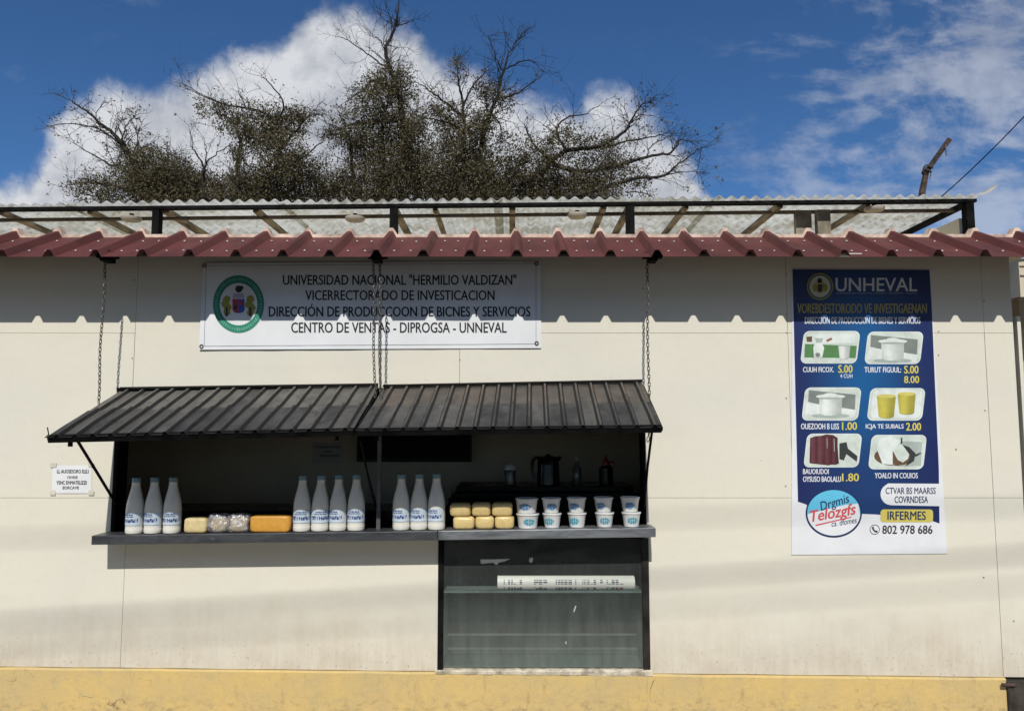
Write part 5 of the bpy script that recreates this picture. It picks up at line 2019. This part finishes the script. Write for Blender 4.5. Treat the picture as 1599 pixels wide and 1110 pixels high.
def tree(label, base_px, limbs, blobs, seedv, dY=0.0, twig=1.0, name='tree', cat='tree', grp='trees behind the kiosk', brown=()):
    rnd = random.Random(seedv)
    Y = TY + dY
    root = thing(name, P(base_px, 600, Y) * Vector((1, 1, 0)) if False else Vector((P(base_px, 330, Y).x, Y, -0.16)), label, cat, grp)
    bt, bb, bl_ = BM(), BM(), BM()
    ends = []
    for (ctrl, r0, r1) in limbs:
        pts = []
        dj = rnd.uniform(-0.5, 0.5)
        for i, (x, y) in enumerate(ctrl):
            pts.append(P(x + rnd.uniform(-1.5, 1.5), y + rnd.uniform(-1.5, 1.5), Y + dj * i / max(1, len(ctrl) - 1) + rnd.uniform(-.06, .06)))
        if r0 > 0.05:
            pts.insert(0, Vector((root.location.x + rnd.uniform(-.15, .15), Y, -0.2)))
        ln = smooth_line(pts, 5)
        ln = [p + Vector((rnd.gauss(0, .008), rnd.gauss(0, .012), rnd.gauss(0, .008))) for p in ln]
        limb(bt, ln, r0, r1, 7 if r0 > 0.03 else 5)
        m = len(ln)
        tot = sum((ln[i + 1] - ln[i]).length for i in range(m - 1) if ln[i].z > 2.6)
        nt_ = int(tot * 8.0 * twig)
        idx = [i for i in range(1, m) if ln[i].z > 2.6]
        for _ in range(nt_):
            i = rnd.choice(idx)
            dv = (ln[i] - ln[i - 1]).normalized()
            side = Vector((rnd.gauss(0, 1), rnd.gauss(0, .8), rnd.gauss(0.25, .8))).normalized()
            d_ = (dv * 0.7 + side * 0.8).normalized()
            f_ = i / (m - 1)
            rr_ = (r0 + (r1 - r0) * f_) * 0.45
            twig_from(bb, rnd, ln[i], d_, rnd.uniform(0.2, 0.62) * (1.15 - 0.4 * f_), min(0.009, max(0.0042, rr_)), 2, ends)
        twig_from(bb, rnd, ln[-1], (ln[-1] - ln[-2]).normalized(), 0.32, max(0.0045, r1), 2, ends)
    for bi, (x, y, r_, dens) in enumerate(blobs):
        c = P(x, y, Y + rnd.uniform(-.3, .3))
        R_ = r_ * TPX
        nclump = max(4, int(dens * r_ * r_ / 11.5))
        isb = brown == 'all'
        for _ in range(nclump):
            while True:
                o_ = Vector((rnd.uniform(-1, 1), rnd.uniform(-1, 1), rnd.uniform(-1, 1)))
                if o_.length < 1:
                    break
            cc = c + Vector((o_.x * R_ * 1.08, o_.y * R_ * 1.0, o_.z * R_ * 1.05))
            cr2_ = rnd.uniform(0.035, 0.105)
            nl = rnd.randint(18, 40)
            for _k in range(nl):
                p = cc + Vector((rnd.gauss(0, cr2_), rnd.gauss(0, cr2_), rnd.gauss(0, cr2_ * 0.9)))
                add_leaf(bl_, rnd, p, rnd.uniform(0.015, 0.034))
        if r_ > 20:                                    # inner fine twigs so the mass has wood in it
            for _ in range(int(r_ * 0.35)):
                o_ = Vector((rnd.gauss(0, .5), rnd.gauss(0, .5), rnd.gauss(0, .5))) * R_
                twig_from(bb, rnd, c + o_, Vector((rnd.gauss(0, 1), rnd.gauss(0, 1), rnd.gauss(.5, 1))).normalized(), rnd.uniform(.25, .6), 0.0045, 1, ends)
    # scattered single leaves on some twigs
    for pts, dp in ends:
        if rnd.random() < 0.22 and dp < 2:
            p = rnd.choice(pts)
            if p.z < P(0, 120, Y).z:
                for _ in range(2):
                    add_leaf(bl_, rnd, p + Vector((rnd.gauss(0, .03), rnd.gauss(0, .03), rnd.gauss(0, .03))), rnd.uniform(.02, .04))
    build('trunk', bt, M_bark, root, True)
    tag(build('branches', bb, M_bark, root), kind='stuff')
    tag(build('foliage', bl_, M_dry if brown == 'all' else M_leaf, root), kind='stuff')
    return root, rnd


def moss(root, rnd, spots):
    bm = BM()
    Y = root.location.y
    for (x, y, w, h, n) in spots:
        for _ in range(n):
            p = P(x + rnd.gauss(0, w), y + rnd.uniform(0, h), Y + rnd.gauss(0, .25))
            add_leaf(bm, rnd, p, rnd.uniform(.012, .022), rnd.uniform(4, 9), True)
    tag(build('hanging_moss', bm, M_moss, root), kind='stuff')


t1, rn1 = tree('low leaning tree with bare brushy tips at the far left behind the kiosk', 245,
     [([(250, 330), (228, 285), (205, 245), (188, 220), (160, 195), (132, 172), (110, 158)], 0.07, 0.008), ([(205, 245), (172, 212), (135, 196), (90, 193)], 0.022, 0.005), ([(188, 222), (200, 195), (212, 180)], 0.015, 0.004),
      ([(228, 285), (180, 262), (140, 240), (118, 224)], 0.022, 0.005), ([(240, 305), (180, 290), (130, 285), (95, 292)], 0.025, 0.005), ([(232, 290), (260, 250), (275, 240)], 0.02, 0.005), ([(205, 245), (215, 215), (205, 190)], 0.014, 0.004)],
     [(222, 272, 42, .9), (196, 250, 24, .5), (262, 282, 46, 1.0), (238, 262, 34, 1.0), (290, 300, 34, 1.0), (150, 300, 36, .45), (118, 288, 18, .35), (210, 305, 48, .9), (270, 312, 45, 1.0), (160, 315, 35, .7)], 11, 0.2, 1.25)
t2, rn2 = tree('mid sized tree with a crooked crown reaching left, second from the left behind the kiosk', 400,
     [([(405, 330), (428, 275), (440, 225), (432, 192), (402, 172), (352, 165), (300, 143)], 0.06, 0.006), ([(385, 172), (378, 152), (372, 138)], 0.014, 0.004), ([(432, 192), (442, 162), (418, 128), (405, 118)], 0.02, 0.004), ([(352, 165), (330, 155), (285, 132)], 0.012, 0.004),
      ([(436, 240), (466, 200), (482, 182), (485, 178)], 0.028, 0.008), ([(370, 330), (372, 255), (376, 218), (362, 190), (340, 178)], 0.05, 0.008), ([(440, 265), (475, 245), (498, 225), (515, 210)], 0.02, 0.005)],
     [(358, 186, 24, 1.0), (378, 200, 20, .8), (402, 205, 28, .9), (430, 192, 26, 1.0), (462, 190, 24, 1.1), (476, 186, 12, 1.0), (412, 222, 30, .9), (440, 245, 38, 1.0), (462, 265, 30, 1.0), (372, 238, 17, .9), (344, 172, 10, .9), (312, 165, 6, 1.2), (318, 178, 5, 1.2), (438, 290, 38, .9), (380, 300, 36, .9), (500, 270, 26, .6), (478, 300, 34, .8), (420, 312, 40, 1.0), (390, 172, 14, .6)], 22, 0.0, 0.9)
moss(t2, rn2, [(372, 225, 8, 60, 260), (440, 240, 14, 50, 200)])
t3, rn3 = tree('tallest tree behind the kiosk with a long bare leader above its dark crown', 640,
     [([(652, 330), (640, 275), (632, 205), (622, 145), (612, 112), (603, 80), (616, 48), (621, 22), (622, -4)], 0.085, 0.006), ([(612, 112), (588, 95), (566, 78), (540, 62), (525, 58)], 0.018, 0.004), ([(603, 82), (592, 62), (575, 55)], 0.012, 0.004), ([(618, 42), (634, 36), (646, 33)], 0.01, 0.004),
      ([(618, 46), (598, 28), (585, 16)], 0.009, 0.004), ([(622, 148), (592, 124), (565, 140), (540, 160)], 0.03, 0.006), ([(630, 190), (590, 190), (555, 195), (520, 205)], 0.04, 0.006), ([(634, 220), (590, 240), (560, 245)], 0.04, 0.008), ([(600, 330), (600, 260), (596, 200), (606, 160)], 0.055, 0.012), ([(612, 112), (606, 92), (600, 66), (604, 50)], 0.012, 0.004),
      ([(560, 330), (552, 270), (545, 215), (530, 200)], 0.05, 0.006), ([(632, 210), (655, 190), (668, 170)], 0.03, 0.006)],
     [(604, 122, 22, 1.1), (584, 136, 22, .9), (632, 118, 13, 1.3), (566, 150, 20, .7), (606, 160, 34, .9), (630, 150, 20, 1.0), (560, 198, 32, .8), (602, 205, 40, 1.0), (640, 200, 26, 1.0), (642, 232, 36, 1.0), (532, 214, 18, 1.1), (512, 206, 9, 1.2), (570, 235, 34, .8), (572, 282, 40, .9), (622, 262, 45, 1.1), (625, 298, 44, 1.2), (662, 284, 36, .9), (540, 290, 30, .6), (590, 305, 40, 1.0)], 33, 0.3, 1.0)
moss(t3, rn3, [(600, 215, 22, 80, 520), (615, 250, 18, 60, 380), (560, 205, 12, 50, 160), (645, 240, 14, 60, 200)])
t4, rn4 = tree('twin stemmed tree with bare twiggy top right of the tallest tree', 735,
     [([(738, 330), (748, 258), (758, 200), (764, 178), (776, 152), (786, 116), (800, 78), (820, 48)], 0.065, 0.005), ([(776, 152), (802, 150), (828, 132), (846, 120)], 0.022, 0.004), ([(786, 116), (774, 92), (766, 66), (760, 55)], 0.012, 0.004), ([(790, 108), (812, 98), (830, 95), (845, 108)], 0.014, 0.004),
      ([(715, 330), (722, 265), (725, 205), (722, 155), (716, 128), (712, 95)], 0.055, 0.006), ([(724, 165), (738, 138), (755, 115), (760, 110)], 0.02, 0.005), ([(724, 180), (692, 155), (665, 138), (645, 128)], 0.024, 0.004), ([(725, 205), (690, 190), (660, 185)], 0.03, 0.006), ([(764, 178), (782, 195), (782, 222)], 0.02, 0.006), ([(800, 80), (788, 62), (790, 48)], 0.009, 0.004)],
     [(712, 102, 9, 1.3), (718, 122, 9, .7), (758, 144, 17, 1.1), (776, 148, 14, .6), (790, 160, 14, .7), (740, 196, 28, .9), (762, 190, 16, 1.2), (700, 186, 26, .9), (676, 178, 18, .8), (722, 232, 36, 1.0), (692, 256, 38, .9), (742, 262, 30, 1.0), (765, 258, 30, .7), (780, 214, 9, 1.2), (794, 210, 7, 1.0), (790, 285, 36, .9), (700, 300, 40, 1.1), (745, 302, 40, 1.1), (652, 200, 18, .8)], 44, -0.2, 1.05)
moss(t4, rn4, [(700, 200, 14, 60, 240), (745, 230, 12, 60, 240)])
t5, rn5 = tree('spreading half bare tree with long limbs reaching right over the roof', 835,
     [([(825, 330), (850, 265), (884, 236), (935, 228), (972, 208), (985, 190), (1000, 168), (1012, 158)], 0.06, 0.005), ([(884, 236), (868, 205), (884, 186), (912, 178), (938, 165)], 0.026, 0.005), ([(862, 255), (905, 268), (950, 262), (1008, 246), (1048, 240), (1062, 218), (1078, 222)], 0.045, 0.005),
      ([(880, 310), (930, 298), (985, 280), (1032, 276), (1052, 262), (1075, 246), (1094, 230)], 0.04, 0.004), ([(1032, 276), (1060, 270), (1086, 268)], 0.014, 0.003), ([(950, 228), (990, 220), (1030, 212), (1052, 210)], 0.02, 0.004), ([(1010, 246), (1020, 225), (1045, 215), (1060, 205)], 0.012, 0.004),
      ([(985, 190), (998, 180), (1020, 182)], 0.010, 0.004), ([(862, 250), (838, 232), (825, 205), (818, 195)], 0.03, 0.006), ([(915, 268), (930, 250), (945, 236)], 0.016, 0.005), ([(1094, 230), (1090, 262), (1086, 275)], 0.006, 0.003), ([(975, 300), (1005, 300), (1020, 310)], 0.012, 0.004)],
     [(826, 268, 34, .9), (862, 290, 36, .9), (815, 235, 22, .7), (872, 214, 20, .7), (888, 196, 12, .5), (950, 228, 16, .9), (934, 222, 12, .6), (925, 272, 32, .8), (900, 300, 36, 1.0), (950, 290, 28, .7), (858, 250, 24, .8), (985, 272, 22, .35), (1010, 298, 20, .3), (972, 250, 16, .5), (830, 305, 40, 1.0), (850, 225, 18, .6), (900, 240, 26, .6), (905, 215, 18, .4), (960, 265, 26, .55), (1000, 262, 20, .3), (985, 225, 14, .4), (940, 310, 30, .8)], 55, 0.1, 1.0)
t6, rn6 = tree('small bare sapling between the two left hand trees', 320, [([(320, 330), (318, 282), (317, 262), (306, 240), (298, 228)], 0.03, 0.006), ([(317, 264), (332, 246), (350, 232), (358, 226)], 0.014, 0.004), ([(317, 262), (322, 235), (318, 218)], 0.010, 0.004)], [(320, 300, 12, .4)], 66, -0.5, 0.7)
grp_ = 'scrub bushes behind the canopy edge'
for lb_, bx_, bl2, sd in (('dry brownish bush behind the canopy edge under the leaning tree', 290, [(300, 290, 34, 1.0), (262, 300, 34, .9), (320, 305, 36, 1.0), (230, 310, 34, .9)], 71),
                        ('dry brownish bush behind the canopy edge under the crooked tree', 400, [(388, 292, 34, .9), (410, 308, 38, 1.0), (360, 308, 36, 1.0), (448, 312, 34, .9)], 72),
                        ('dry brownish bush behind the canopy edge left of the tallest tree', 520, [(520, 292, 26, .6), (540, 308, 34, .9), (495, 310, 32, .9)], 73),
                        ('dry brownish bush behind the canopy edge under the twin stemmed tree', 730, [(725, 290, 38, 1.0), (690, 305, 38, .9), (765, 305, 40, 1.0), (800, 300, 34, .9)], 74),
                        ('dry brownish bush behind the canopy edge under the spreading tree', 880, [(850, 306, 34, .9), (890, 300, 34, .8), (925, 308, 28, .7)], 75)):
    tree(lb_, bx_, [([(bx_, 345), (bx_ + 8, 320), (bx_ + 16, 300)], 0.03, 0.006), ([(bx_, 345), (bx_ - 14, 318), (bx_ - 28, 296)], 0.03, 0.006)], bl2, sd, 0.9, 0.8, 'bush', 'bush', grp_, 'all')
